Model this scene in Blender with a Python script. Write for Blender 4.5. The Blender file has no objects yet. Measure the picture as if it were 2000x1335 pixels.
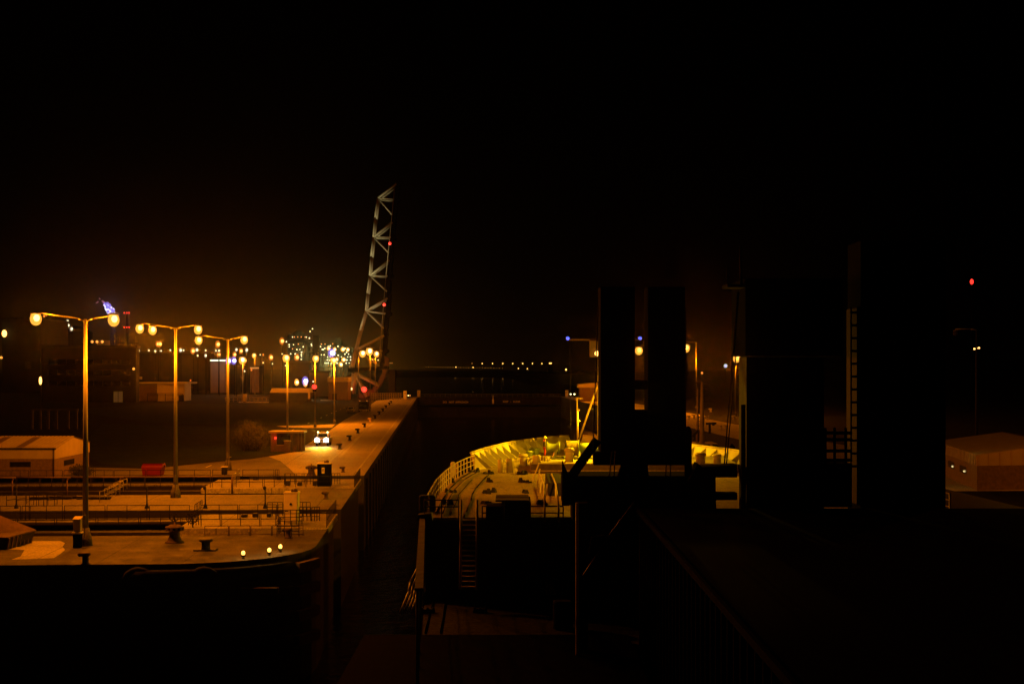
import bpy, math, random
from mathutils import Vector, Matrix
random.seed(7)
C = bpy.context.scene
COL = C.collection

# ------------------------------------------------------------------ camera
F = 2778.0; HZ = 717.0; CX = 1000.0; CH = 11.5
cam_d = bpy.data.cameras.new('camera'); cam = bpy.data.objects.new('camera', cam_d); COL.objects.link(cam)
cam_d.sensor_width = 36; cam_d.lens = F * 36 / 2000
cam_d.shift_y = (HZ - 667.5) / 2000
cam.location = (0, 0, CH); cam.rotation_euler = (math.pi / 2, 0, 0)
cam_d.clip_start = .5; cam_d.clip_end = 20000
C.camera = cam

# ------------------------------------------------------------------ world: night sky with the orange glow of the works
W = bpy.data.worlds.new('World'); C.world = W; W.use_nodes = True
nt = W.node_tree; nt.nodes.clear()
def N(t, **k):
    n = nt.nodes.new(t)
    for a, b in k.items(): setattr(n, a, b)
    return n
def M(op, a, b=None):
    n = N('ShaderNodeMath', operation=op)
    for i, x in enumerate((a, b)):
        if x is None: continue
        if isinstance(x, (int, float)): n.inputs[i].default_value = x
        else: nt.links.new(x, n.inputs[i])
    return n.outputs[0]
tc = N('ShaderNodeTexCoord'); sep = N('ShaderNodeSeparateXYZ'); nt.links.new(tc.outputs['Generated'], sep.inputs[0])
x, y, z = sep.outputs
az = M('ARCTAN2', x, y)
el = M('MAXIMUM', z, 0.0)
noi = N('ShaderNodeTexNoise'); noi.inputs['Scale'].default_value = 9; noi.inputs['Detail'].default_value = 5
nt.links.new(tc.outputs['Generated'], noi.inputs['Vector'])
nv = M('ADD', M('MULTIPLY', noi.outputs[0], 1.1), .45)
def glow(a0, wa, he, col, amp):
    d = M('DIVIDE', M('SUBTRACT', az, a0), wa)
    g = M('EXPONENT', M('MULTIPLY', M('MULTIPLY', d, d), -1.0))
    v = M('EXPONENT', M('DIVIDE', el, -he))
    return M('MULTIPLY', M('MULTIPLY', M('MULTIPLY', g, v), amp), nv), col
acc = None
for gl in (glow(-.215, .115, .033, (1, .29, .008), .056), glow(-.112, .045, .028, (.60, .44, .02), .008), glow(-.15, .16, .045, (1, .48, .08), .0020), glow(-.2, .3, .10, (1, .6, .3), .0002), glow(.0, 3.5, .3, (1, .75, .5), .00003)):
    n = N('ShaderNodeVectorMath', operation='SCALE'); n.inputs[0].default_value = gl[1]; nt.links.new(gl[0], n.inputs['Scale'])
    if acc is None: acc = n.outputs[0]
    else:
        ad = N('ShaderNodeVectorMath', operation='ADD'); nt.links.new(acc, ad.inputs[0]); nt.links.new(n.outputs[0], ad.inputs[1]); acc = ad.outputs[0]
sky = N('ShaderNodeTexSky', sky_type='NISHITA'); sky.sun_disc = False; sky.sun_elevation = math.radians(-14); sky.sun_rotation = math.radians(100)
b1 = N('ShaderNodeBackground'); nt.links.new(sky.outputs[0], b1.inputs[0]); b1.inputs[1].default_value = .05
b2 = N('ShaderNodeBackground'); nt.links.new(acc, b2.inputs[0]); b2.inputs[1].default_value = 1
ads = N('ShaderNodeAddShader'); nt.links.new(b1.outputs[0], ads.inputs[0]); nt.links.new(b2.outputs[0], ads.inputs[1])
ow = N('ShaderNodeOutputWorld'); nt.links.new(ads.outputs[0], ow.inputs[0])

C.view_settings.view_transform = 'Standard'; C.view_settings.look = 'None'
C.view_settings.exposure = 0; C.view_settings.gamma = 1
C.render.engine = 'CYCLES'
C.cycles.use_denoising = True
C.cycles.denoising_prefilter = 'ACCURATE'
C.cycles.max_bounces = 4; C.cycles.diffuse_bounces = 2; C.cycles.glossy_bounces = 3; C.cycles.transmission_bounces = 3; C.cycles.volume_bounces = 0
C.cycles.sample_clamp_indirect = .35; C.cycles.caustics_reflective = False; C.cycles.caustics_refractive = False
C.cycles.use_light_tree = True
C.cycles.blur_glossy = .5

# ------------------------------------------------------------------ frames
TH = math.atan(.0522); ct, st_ = math.cos(TH), math.sin(TH)
def LT(s, t, z=0): return (s * ct - t * st_, s * st_ + t * ct, z)          # lock frame: s across the lock, t along it
def inv(p): return (p[0] * ct + p[1] * st_, -p[0] * st_ + p[1] * ct)
def g(px, py, z=0):                                                          # where a sight line meets height z
    Y = (CH - z) * F / (py - HZ); return ((px - CX) / F * Y, Y, z)
def at(px, py, Y): return ((px - CX) / F * Y, Y, CH - (py - HZ) / F * Y)
WL = -7.9                                                                    # water level
SL, SR = -7.84, 48.0                                                         # the two lock walls
V = Vector

# ------------------------------------------------------------------ mesh builder
ORG = {}
class MB:
    def __init__(s, tf=None): s.v = []; s.f = []; s.sm = []; s.tf = tf
    def add(s, vs, fs, smooth=False):
        o = len(s.v); s.v += [(s.tf(*p) if s.tf else tuple(p)) for p in vs]
        s.f += [tuple(i + o for i in q) for q in fs]; s.sm += [smooth] * len(fs); return s
    def box(s, x0, x1, y0, y1, z0, z1):
        vs = [(x, y, z) for z in (z0, z1) for y in (y0, y1) for x in (x0, x1)]
        return s.add(vs, [(0, 2, 3, 1), (4, 5, 7, 6), (0, 1, 5, 4), (2, 6, 7, 3), (0, 4, 6, 2), (1, 3, 7, 5)])
    def rbox(s, c, sx, sy, z0, z1, a=0, top=1.0):
        vs = []
        for z, k in ((z0, 1), (z1, top)):
            for dy in (-1, 1):
                for dx in (-1, 1):
                    X, Y = dx * sx / 2 * k, dy * sy / 2 * k
                    vs.append((c[0] + X * math.cos(a) - Y * math.sin(a), c[1] + X * math.sin(a) + Y * math.cos(a), z))
        return s.add(vs, [(0, 2, 3, 1), (4, 5, 7, 6), (0, 1, 5, 4), (2, 6, 7, 3), (0, 4, 6, 2), (1, 3, 7, 5)])
    def bev(s, x0, x1, y0, y1, z0, z1, b=.03):
        m = []
        for z, k in ((z0, b), (z0 + b, 0), (z1 - b, 0), (z1, b)):
            X0, X1, Y0, Y1 = x0 + k, x1 - k, y0 + k, y1 - k
            m.append([(X0 + b, Y0, z), (X1 - b, Y0, z), (X1, Y0 + b, z), (X1, Y1 - b, z), (X1 - b, Y1, z), (X0 + b, Y1, z), (X0, Y1 - b, z), (X0, Y0 + b, z)])
        return s.rings(m, False)
    def rings(s, rs, smooth=True, cap=True, close=True):
        n = len(rs[0]); vs = [p for r in rs for p in r]; fs = []
        for i in range(len(rs) - 1):
            for j in range(n if close else n - 1):
                k = (j + 1) % n; fs.append((i * n + j, i * n + k, (i + 1) * n + k, (i + 1) * n + j))
        s.add(vs, fs, smooth)
        if cap:
            o = len(s.v) - len(vs)
            s.f.append(tuple(o + j for j in range(n - 1, -1, -1))); s.f.append(tuple(o + (len(rs) - 1) * n + j for j in range(n))); s.sm += [False, False]
        return s
    def tube(s, p, q, r, r2=None, n=8):
        p, q = V(p), V(q); d = (q - p)
        if d.length < 1e-6: return s
        d.normalize(); a = d.orthogonal().normalized(); b = d.cross(a)
        r2 = r if r2 is None else r2
        return s.rings([[tuple(c + (a * math.cos(2 * math.pi * j / n) + b * math.sin(2 * math.pi * j / n)) * k) for j in range(n)] for c, k in ((p, r), (q, r2))])
    def path(s, pts, r, n=6):
        for a, b in zip(pts, pts[1:]): s.tube(a, b, r, n=n)
        return s
    def bar(s, p, q, w, h, up=(0, 0, 1)):
        p, q = V(p), V(q); d = (q - p).normalized(); u = V(up)
        a = d.cross(u)
        if a.length < 1e-3: a = d.cross(V((0, 1, 0)))
        a.normalize(); b = a.cross(d).normalized()
        return s.rings([[tuple(c + a * (i * w / 2) + b * (k * h / 2)) for i, k in ((-1, -1), (1, -1), (1, 1), (-1, 1))] for c in (p, q)], False)
    def lathe(s, c, prof, n=20, smooth=True):
        return s.rings([[(c[0] + r * math.cos(2 * math.pi * j / n), c[1] + r * math.sin(2 * math.pi * j / n), c[2] + z) for j in range(n)] for r, z in prof], smooth)
    def ball(s, c, rx, ry=None, rz=None, n=12, m=8):
        ry = ry or rx; rz = rz or rx
        return s.rings([[(c[0] + rx * math.sin(math.pi * i / m) * math.cos(2 * math.pi * j / n), c[1] + ry * math.sin(math.pi * i / m) * math.sin(2 * math.pi * j / n), c[2] - rz * math.cos(math.pi * i / m)) for j in range(n)] for i in [.03] + list(range(1, m)) + [m - .03]])
    def prism(s, pts, z0, z1):
        n = len(pts); vs = [(p[0], p[1], z0) for p in pts] + [(p[0], p[1], z1) for p in pts]
        ar = sum(pts[i][0] * pts[(i + 1) % n][1] - pts[(i + 1) % n][0] * pts[i][1] for i in range(n))
        fs = [tuple(range(n - 1, -1, -1)), tuple(range(n, 2 * n))] + [(j, (j + 1) % n, n + (j + 1) % n, n + j) for j in range(n)]
        if ar < 0: fs = [tuple(reversed(q)) for q in fs]
        return s.add(vs, fs)
    def flat(s, pts, z=None):
        vs = [(p[0], p[1], p[2] if z is None else z) for p in pts]; n = len(vs)
        ar = sum(vs[i][0] * vs[(i + 1) % n][1] - vs[(i + 1) % n][0] * vs[i][1] for i in range(n))
        return s.add(vs, [tuple(range(n)) if ar > 0 else tuple(range(n - 1, -1, -1))])
    def slab(s, pts, d):                                                     # outline pushed along a vector
        d = V(d); n = len(pts); vs = [tuple(p) for p in pts] + [tuple(V(p) + d) for p in pts]
        return s.add(vs, [tuple(range(n - 1, -1, -1)), tuple(range(n, 2 * n))] + [(j, (j + 1) % n, n + (j + 1) % n, n + j) for j in range(n)])
    def build(s, name, mat, parent=None, org=None):
        me = bpy.data.meshes.new(name)
        if parent is not None: o0 = V(ORG[parent.name])
        else: o0 = V(org) if org else sum((V(p) for p in s.v), V()) / max(1, len(s.v)) if False else V(org or (0, 0, 0))
        me.from_pydata([tuple(V(p) - o0) for p in s.v], [], s.f); me.polygons.foreach_set('use_smooth', s.sm)
        me.materials.append(mat); me.update()
        o = bpy.data.objects.new(name, me); COL.objects.link(o)
        if parent is not None: o.parent = parent
        else: o.location = o0
        ORG[o.name] = tuple(o0)
        return o
def tag(o, label, cat, group=None):
    o['label'] = label; o['category'] = cat
    if group: o['group'] = group
    return o
def thing(name, label, cat, loc=(0, 0, 0), group=None):
    o = bpy.data.objects.new(name, None); COL.objects.link(o); o.location = loc; o.empty_display_size = .3
    ORG[o.name] = tuple(loc); return tag(o, label, cat, group)
def struct(o, kind='structure'): o['kind'] = kind; return o
def copy_tree(o, loc=None, label=None, parent=None):
    c = o.copy(); COL.objects.link(c)
    if parent is not None: c.parent = parent
    if loc is not None: c.location = loc
    if label: c['label'] = label
    for ch in list(o.children): copy_tree(ch, parent=c)
    return c

# ------------------------------------------------------------------ materials
def pmat(name, col, rough=.6, metal=0.0, var=.25, scale=2.0, bump=0.0, col2=None, thr=.5, spec=.5, stretch=(1, 1, 1)):
    m = bpy.data.materials.new(name); m.use_nodes = True; t = m.node_tree; bs = t.nodes['Principled BSDF']
    bs.inputs['Roughness'].default_value = rough; bs.inputs['Metallic'].default_value = metal; bs.inputs['Specular IOR Level'].default_value = spec
    tcn = t.nodes.new('ShaderNodeTexCoord'); mp = t.nodes.new('ShaderNodeMapping'); mp.inputs['Scale'].default_value = stretch
    t.links.new(tcn.outputs['Object'], mp.inputs[0])
    no = t.nodes.new('ShaderNodeTexNoise'); no.inputs['Scale'].default_value = scale; no.inputs['Detail'].default_value = 7; no.inputs['Roughness'].default_value = .62
    t.links.new(mp.outputs[0], no.inputs['Vector'])
    rp = t.nodes.new('ShaderNodeValToRGB'); e = rp.color_ramp.elements
    c2 = col2 or tuple(c * (1 - var) for c in col); c1 = col if col2 else tuple(min(1, c * (1 + var)) for c in col)
    e[0].position = thr - .18; e[0].color = (*c2, 1); e[1].position = thr + .18; e[1].color = (*c1, 1)
    t.links.new(no.outputs[0], rp.inputs[0]); t.links.new(rp.outputs[0], bs.inputs['Base Color'])
    if bump:
        bp = t.nodes.new('ShaderNodeBump'); bp.inputs['Strength'].default_value = bump; bp.inputs['Distance'].default_value = .05
        n2 = t.nodes.new('ShaderNodeTexNoise'); n2.inputs['Scale'].default_value = scale * 6; n2.inputs['Detail'].default_value = 5
        t.links.new(mp.outputs[0], n2.inputs['Vector']); t.links.new(n2.outputs[0], bp.inputs['Height']); t.links.new(bp.outputs[0], bs.inputs['Normal'])
    return m
def emi(name, col, st):
    m = bpy.data.materials.new(name); m.use_nodes = True; t = m.node_tree; bs = t.nodes['Principled BSDF']
    bs.inputs['Base Color'].default_value = (.3, .3, .3, 1)
    bs.inputs['Emission Color'].default_value = (*col, 1); bs.inputs['Emission Strength'].default_value = st
    m.cycles.emission_sampling = 'NONE'
    return m
def ground_mat(name, c1, c2, c3, joints=None, rough=.8, s1=.08, spec=.4):
    m = bpy.data.materials.new(name); m.use_nodes = True; t = m.node_tree; bs = t.nodes['Principled BSDF']; L = t.links.new
    bs.inputs['Specular IOR Level'].default_value = spec
    tcn = t.nodes.new('ShaderNodeTexCoord'); mp = t.nodes.new('ShaderNodeMapping'); mp.inputs['Rotation'].default_value = (0, 0, -TH); L(tcn.outputs['Object'], mp.inputs[0])
    def noise(sc, det=6, st=None):
        n = t.nodes.new('ShaderNodeTexNoise'); n.inputs['Scale'].default_value = sc; n.inputs['Detail'].default_value = det; n.inputs['Roughness'].default_value = .65
        if st:
            mm = t.nodes.new('ShaderNodeMapping'); mm.inputs['Scale'].default_value = st; L(mp.outputs[0], mm.inputs[0]); L(mm.outputs[0], n.inputs['Vector'])
        else: L(mp.outputs[0], n.inputs['Vector'])
        return n.outputs[0]
    def ramp(v, a, b):
        r = t.nodes.new('ShaderNodeMapRange'); r.inputs[1].default_value = a; r.inputs[2].default_value = b; L(v, r.inputs[0]); return r.outputs[0]
    def mix(f, a, b):
        x = t.nodes.new('ShaderNodeMix'); x.data_type = 'RGBA'; L(f, x.inputs[0])
        for i, c in ((6, a), (7, b)):
            if isinstance(c, tuple): x.inputs[i].default_value = (*c, 1)
            else: L(c, x.inputs[i])
        return x.outputs[2]
    c = mix(ramp(noise(s1), .38, .62), c1, c2)
    c = mix(ramp(noise(.35, 8, (1, .25, 1)), .5, .72), c, c3)
    c = mix(ramp(noise(1.3, 8), .52, .72), c, tuple(v * .45 for v in c2))
    c = mix(ramp(noise(.9, 9, (6, .12, 1)), .56, .70), c, tuple(v * .5 for v in c2))
    c = mix(ramp(noise(6, 5), .45, .75), c, tuple(v * 1.9 for v in c1))
    if joints:
        br = t.nodes.new('ShaderNodeTexBrick'); br.inputs['Scale'].default_value = 1; br.inputs['Brick Width'].default_value = joints; br.inputs['Row Height'].default_value = joints
        br.inputs['Mortar Size'].default_value = .035; br.offset = 0; L(mp.outputs[0], br.inputs['Vector'])
        c = mix(br.outputs['Fac'], c, tuple(v * .4 for v in c2))
    L(c, bs.inputs['Base Color'])
    rr = t.nodes.new('ShaderNodeMapRange'); rr.inputs[1].default_value = .35; rr.inputs[2].default_value = .65; rr.inputs[3].default_value = rough - .12; rr.inputs[4].default_value = min(1, rough + .12); L(noise(.6), rr.inputs[0]); L(rr.outputs[0], bs.inputs['Roughness'])
    bp = t.nodes.new('ShaderNodeBump'); bp.inputs['Strength'].default_value = .35; bp.inputs['Distance'].default_value = .03; L(noise(7, 6), bp.inputs['Height']); L(bp.outputs[0], bs.inputs['Normal'])
    return m
def rib_mat(name, col, per, axis=0, rough=.5, dark=.55):
    m = pmat(name, col, rough, 0, .2, 1.5); t = m.node_tree; bs = t.nodes['Principled BSDF']
    tcn = t.nodes.new('ShaderNodeTexCoord'); mp = t.nodes.new('ShaderNodeMapping'); mp.inputs['Rotation'].default_value = (0, 0, axis); t.links.new(tcn.outputs['Object'], mp.inputs[0])
    wv = t.nodes.new('ShaderNodeTexWave'); wv.inputs['Scale'].default_value = .314 / per * 1.0; wv.wave_profile = 'TRI'; t.links.new(mp.outputs[0], wv.inputs['Vector'])
    bp = t.nodes.new('ShaderNodeBump'); bp.inputs['Strength'].default_value = 1; bp.inputs['Distance'].default_value = .06; t.links.new(wv.outputs[1], bp.inputs['Height']); t.links.new(bp.outputs[0], bs.inputs['Normal'])
    return m
m_conc = ground_mat('quay_concrete', (.125, .115, .102), (.075, .068, .06), (.06, .054, .048), 5.0)
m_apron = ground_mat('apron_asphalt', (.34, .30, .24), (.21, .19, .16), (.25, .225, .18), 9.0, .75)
m_land = ground_mat('earth', (.009, .009, .006), (.006, .0065, .004), (.008, .0095, .004), None, .95, spec=.05)
m_grass = ground_mat('grass', (.014, .024, .005), (.007, .012, .003), (.018, .021, .006), None, .95, .25, .05)
m_pale = ground_mat('pale_concrete', (.27, .25, .225), (.23, .215, .19), (.21, .195, .18), 4.0)
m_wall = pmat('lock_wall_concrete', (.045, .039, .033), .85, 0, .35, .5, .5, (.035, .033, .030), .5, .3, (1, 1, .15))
m_line = pmat('road_paint', (.55, .53, .48), .7, 0, .3, 1.5, 0, (.2, .19, .17), .42)
m_pole = pmat('galvanised_pole', (.17, .165, .15), .5, .2, .25, 1.2, .05, None, .5, .5, (4, 4, .4))
m_dark = pmat('dark_steel', (.020, .018, .016), .7, 0, .4, 2, spec=.2)
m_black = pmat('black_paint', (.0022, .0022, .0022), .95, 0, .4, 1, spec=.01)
m_rail = pmat('railing_steel', (.018, .016, .014), .8, 0, .4, 2, spec=.1)
m_railpale = pmat('railing_galvanised', (.22, .20, .17), .5, .2, .3, 2)
m_rust = pmat('rusty_steel', (.10, .055, .03), .8, 0, .4, 2.5, .3, (.05, .028, .018))
m_girder = pmat('girder_paint', (.024, .021, .018), .8, 0, .4, .8, .2, (.014, .011, .008), spec=.15)
m_cream = pmat('cream_wall', (.42, .36, .26), .75, 0, .12, .6)
m_brick = pmat('brick_wall', (.16, .11, .075), .85, 0, .25, 3, .4)
m_glass = pmat('dark_window', (.012, .012, .014), .12, 0, .2, 1)
m_white = pmat('white_paint', (.68, .66, .60), .45, 0, .12, 1.2)
m_offwhite = pmat('weathered_white', (.80, .74, .62), .55, 0, .2, 1.8, .05, (.52, .45, .34), .33)
m_red = pmat('red_paint', (.24, .008, .006), .5, 0, .2, 1.5)
m_truss = pmat('pale_truss_paint', (.27, .27, .235), .45, 0, .12, .6)
m_rubber = pmat('black_rubber', (.011, .011, .011), .85, 0, .4, 2, .2, spec=.15)
m_timber = pmat('timber', (.26, .17, .09), .8, 0, .35, 3, .3, (.12, .075, .04), .5, .3, (1, 1, 6))
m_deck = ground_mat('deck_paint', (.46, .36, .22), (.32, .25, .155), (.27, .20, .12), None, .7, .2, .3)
m_shipw = pmat('ship_white', (.60, .57, .46), .45, 0, .12, .8, .03, (.42, .36, .25), .34)
m_green = pmat('winch_green', (.30, .42, .22), .4, 0, .2, 2)
m_hull = pmat('hull_paint', (.02, .02, .022), .5, 0, .3, .4)
m_rope = pmat('mooring_rope', (.50, .43, .30), .9, 0, .25, 8, .4)
m_tan = pmat('mast_tan', (.35, .25, .15), .5, 0, .2, 1)
m_yellow = pmat('yellow_paint', (.55, .38, .03), .5, 0, .2, 2)
m_carwhite = pmat('white_car_paint', (.62, .60, .50), .25, 0, .05, 1)
m_roofpale = rib_mat('ribbed_roof', (.36, .31, .24), .55, 0)
m_far = pmat('far_building', (.016, .014, .012), .9, 0, .4, .15)
m_far2 = pmat('far_plant_steel', (.045, .043, .034), .7, 0, .4, .12)
m_leaf = pmat('shrub_leaf', (.055, .055, .022), .8, 0, .4, 4)
m_bark = pmat('bark', (.06, .045, .03), .9, 0, .3, 5)
m_skin = pmat('skin', (.42, .26, .18), .55, 0, .08, 10)
m_jacket = pmat('dark_jacket', (.045, .04, .035), .85, 0, .25, 6)
m_coverall = pmat('red_coverall', (.40, .018, .02), .8, 0, .2, 6)
m_sod = emi('sodium_lamp', (1, .66, .24), 6.0)
def glow_shell_mat(name, col, st, op):
    m = bpy.data.materials.new(name); m.use_nodes = True; t = m.node_tree; t.nodes.remove(t.nodes['Principled BSDF'])
    e = t.nodes.new('ShaderNodeEmission'); e.inputs[0].default_value = (*col, 1); e.inputs[1].default_value = st
    tr = t.nodes.new('ShaderNodeBsdfTransparent'); tr.inputs[0].default_value = (1, 1, 1, 1); mx = t.nodes.new('ShaderNodeMixShader'); mx.inputs[0].default_value = op
    t.links.new(tr.outputs[0], mx.inputs[1]); t.links.new(e.outputs[0], mx.inputs[2]); t.links.new(mx.outputs[0], t.nodes['Material Output'].inputs[0]); m.cycles.emission_sampling = 'NONE'; return m
g_or = glow_shell_mat('orange_lamp_glow', (1, .36, .04), 1.7, .6); g_or2 = glow_shell_mat('amber_lamp_glow', (1, .26, .02), .9, .4); g_wh = glow_shell_mat('pale_lamp_glow', (1, .8, .5), .8, .3); g_bl = glow_shell_mat('blue_lamp_glow', (.32, .2, 1), .9, .45)  # emissive shells that imitate the glare around each bulb
m_sodfar = emi('sodium_lamp_far', (1, .48, .10), 4.5)
m_amber = emi('amber_lamp', (1, .33, .05), 1.6)
m_warm = emi('warm_white_lamp', (1, .80, .42), 6)
m_cool = emi('cool_white_lamp', (.80, .82, 1), 11)
m_pale_l = emi('pale_lamp', (1, .90, .50), 3.0)
m_redl = emi('red_lamp', (1, .03, .02), 2.2)
m_bluel = emi('blue_lamp', (.02, .10, 1), 1.6)
m_flame = emi('gas_flame', (.16, .10, .75), .7)
m_flame2 = emi('gas_flame_edge', (.55, .12, .22), .35)
m_litwin = emi('lit_window', (1, .45, .10), .5)
m_head = emi('headlamp', (.95, .93, 1), 14)

# water
m_water = bpy.data.materials.new('harbour_water'); m_water.use_nodes = True
t = m_water.node_tree; bs = t.nodes['Principled BSDF']; bs.inputs['Base Color'].default_value = (.006, .006, .005, 1); bs.inputs['Roughness'].default_value = .17; bs.inputs['IOR'].default_value = 1.33
tcn = t.nodes.new('ShaderNodeTexCoord'); n1 = t.nodes.new('ShaderNodeTexNoise'); n1.inputs['Scale'].default_value = .9; n1.inputs['Detail'].default_value = 5; n1.inputs['Roughness'].default_value = .55
n2 = t.nodes.new('ShaderNodeTexNoise'); n2.inputs['Scale'].default_value = .16; n2.inputs['Detail'].default_value = 2
t.links.new(tcn.outputs['Object'], n1.inputs['Vector']); t.links.new(tcn.outputs['Object'], n2.inputs['Vector'])
ma = t.nodes.new('ShaderNodeMath'); ma.operation = 'MULTIPLY_ADD'; ma.inputs[1].default_value = 1.5; t.links.new(n2.outputs[0], ma.inputs[0]); t.links.new(n1.outputs[0], ma.inputs[2])
bp = t.nodes.new('ShaderNodeBump'); bp.inputs['Strength'].default_value = .8; bp.inputs['Distance'].default_value = .14; t.links.new(ma.outputs[0], bp.inputs['Height']); t.links.new(bp.outputs[0], bs.inputs['Normal'])

SOD = (1, .205, .002)
def plight(loc, power, col=SOD, r=.3, parent=None):
    d = bpy.data.lights.new('point_light', 'POINT'); d.energy = power; d.color = col; d.shadow_soft_size = r
    o = bpy.data.objects.new('point_light', d); COL.objects.link(o)
    if parent is not None: o.parent = parent; o.location = V(loc) - V(ORG[parent.name])
    else: o.location = loc
    return o
def slight(loc, target, power, col, angle, r=.2, blend=.5, parent=None):
    d = bpy.data.lights.new('spot_light', 'SPOT'); d.energy = power; d.color = col; d.shadow_soft_size = r; d.spot_size = angle; d.spot_blend = blend
    o = bpy.data.objects.new('spot_light', d); COL.objects.link(o)
    o.rotation_euler = (V(target) - V(loc)).to_track_quat('-Z', 'Y').to_euler()
    if parent is not None: o.parent = parent; o.location = V(loc) - V(ORG[parent.name])
    else: o.location = loc
    return o
QP = 6800.0                                                                  # power of one quay lamp

# ================================================================== SETTING
b = MB(); b.flat([(-9000, -300), (9000, -300), (9000, 12000), (-9000, 12000)], WL); struct(b.build('water', m_water))
T0, P1a, P1b, P2a, P2b = 84.2, 98.5, 115.9, 129.8, 151.8
b = MB(LT)
arc = [(SL - 8 + 8 * math.sin(k * math.pi / 16), T0 + 8 - 8 * math.cos(k * math.pi / 16)) for k in range(9)]
m_near = ground_mat('stained_concrete', (.043, .038, .032), (.022, .019, .016), (.060, .054, .046), 5.0, .85)
b.flat([(-400, T0)] + arc + [(SL, 102.6), (-12.6, 102.6), (-12.6, P1a), (-400, P1a)], 0); struct(b.build('quay_ground', m_near))
b = MB(LT); b.flat([(-400, P1b), (SL, P1b), (SL, P2a), (-400, P2a)], 0); b.flat([(-13.2, P2a), (SL, P2a), (SL, 136.5), (-13.2, 136.5)], 0)
struct(b.build('quay_ground', m_conc))
b = MB(LT); b.flat([(-6000, P2b), (SL, P2b), (SL, 610), (-120, 612), (-500, 900), (-700, 2600), (-6000, 9000)], 0); b.flat([(-6000, T0), (-400, T0), (-400, P2b), (-6000, P2b)], 0); struct(b.build('ground', m_land))
b = MB(LT); b.flat([(SR, 60), (2500, 60), (4000, 5000), (200, 5000), (SR + 30, 640), (SR, 610)], 0); struct(b.build('far_bank_ground', pmat('black_earth', (.005, .005, .004), .95, 0, .3, .2, spec=.05)))
# apron, side road, grass
ap = [g(px, py) for px, py in ((0, 927), (170, 912), (290, 915), (390, 905), (440, 900), (490, 896), (530, 890), (575, 882), (640, 843), (672, 820), (700, 805), (722, 791), (735, 782))]
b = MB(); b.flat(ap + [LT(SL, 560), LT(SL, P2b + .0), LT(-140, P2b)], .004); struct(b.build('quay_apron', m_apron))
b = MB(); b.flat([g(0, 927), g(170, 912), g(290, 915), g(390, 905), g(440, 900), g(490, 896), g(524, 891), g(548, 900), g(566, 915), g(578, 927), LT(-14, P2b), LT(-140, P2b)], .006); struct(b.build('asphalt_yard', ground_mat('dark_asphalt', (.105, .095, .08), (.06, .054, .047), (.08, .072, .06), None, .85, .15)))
b = MB(); b.flat([g(655, 828), g(600, 830), g(560, 831), g(540, 832), g(560, 834), g(600, 835.2), g(648, 834.5)], .008); struct(b.build('side_road', m_apron))
b = MB(); b.flat([g(655, 827), g(560, 830), g(300, 825.5), g(120, 800), g(300, 788), g(690, 788), g(715, 790), g(699, 804)], .005); struct(b.build('far_lawn', m_grass))
b = MB(); b.flat([g(640, 842), g(646, 835.3), g(560, 836.7), g(430, 834), g(200, 826), g(150, 880), g(200, 905), g(290, 911), g(390, 902), g(440, 897.5), g(490, 893.5), g(530, 887.5), g(573, 880.5)], .005); struct(b.build('lawn', m_grass))
b = MB(LT)
def gs(px, py): return inv(g(px, py))
lp = [gs(663, 893), gs(764, 787)]
lw = .2
b.flat([(lp[0][0] - lw, lp[0][1]), (lp[0][0] + lw, lp[0][1]), (lp[1][0] + lw, lp[1][1]), (lp[1][0] - lw, lp[1][1])], .009)
for s0, w, t0, t1, st in ((-13.2, .1, 160, 540, 900), (SL - 1.1, .12, 158, 540, 900), (-26.6, .1, 165, 420, 16)):
    tt = t0
    while tt < t1:
        e = min(t1, tt + (st if st > 100 else 4)); b.flat([(s0 - w, tt), (s0 + w, tt), (s0 + w, e), (s0 - w, e)], .009); tt += st
struct(b.build('road_marking', m_line))
b = MB(LT)
for tt in range(160, 540, 6): b.box(SL - .62, SL - .002, tt, tt + 5.97, -.35, .012)
struct(b.build('coping_kerb', pmat('coping_stone', (.30, .28, .25), .7, 0, .25, 1.5, .3)))
b = MB(); b.flat([g(0, 1066), g(12, 1072), g(48, 1073), g(40, 1086), g(22, 1092), g(60, 1091), g(105, 1089), g(118, 1081), g(127, 1073), g(122, 1067), g(127, 1060), g(118, 1056), g(52, 1056), g(25, 1068)], .005); struct(b.build('pale_paving', m_pale))
b = MB()
for px, py, w in ((250, 1093, 14), (303, 1092, 15), (365, 1093, 12), (397, 1092, 14), (418, 1090, 12), (430, 1091, 14), (458, 1091, 9), (492, 1090, 10), (518, 1087, 10), (556, 1083, 12), (575, 1076, 14), (590, 1068, 12), (517, 1052, 6), (600, 1056, 6), (640, 1000, 14), (655, 985, 10)):
    c = g(px, py); k = c[1] / F
    for q in range(3):
        ox = random.uniform(-.5, .5) * w * k; oy = random.uniform(-.3, .3); n = 13; rr = random.uniform(.3, .6)
        b.flat([(c[0] + ox + w * k * rr * math.cos(6.283 * j / n) * random.uniform(.6, 1.2), c[1] + oy + .42 * rr * 2 * math.sin(6.283 * j / n) * random.uniform(.5, 1.2)) for j in range(n)], .006 + q * .003)
struct(b.build('moss_patches', pmat('moss', (.045, .042, .022), .95, 0, .4, 6, .5)), 'stuff')

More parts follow.
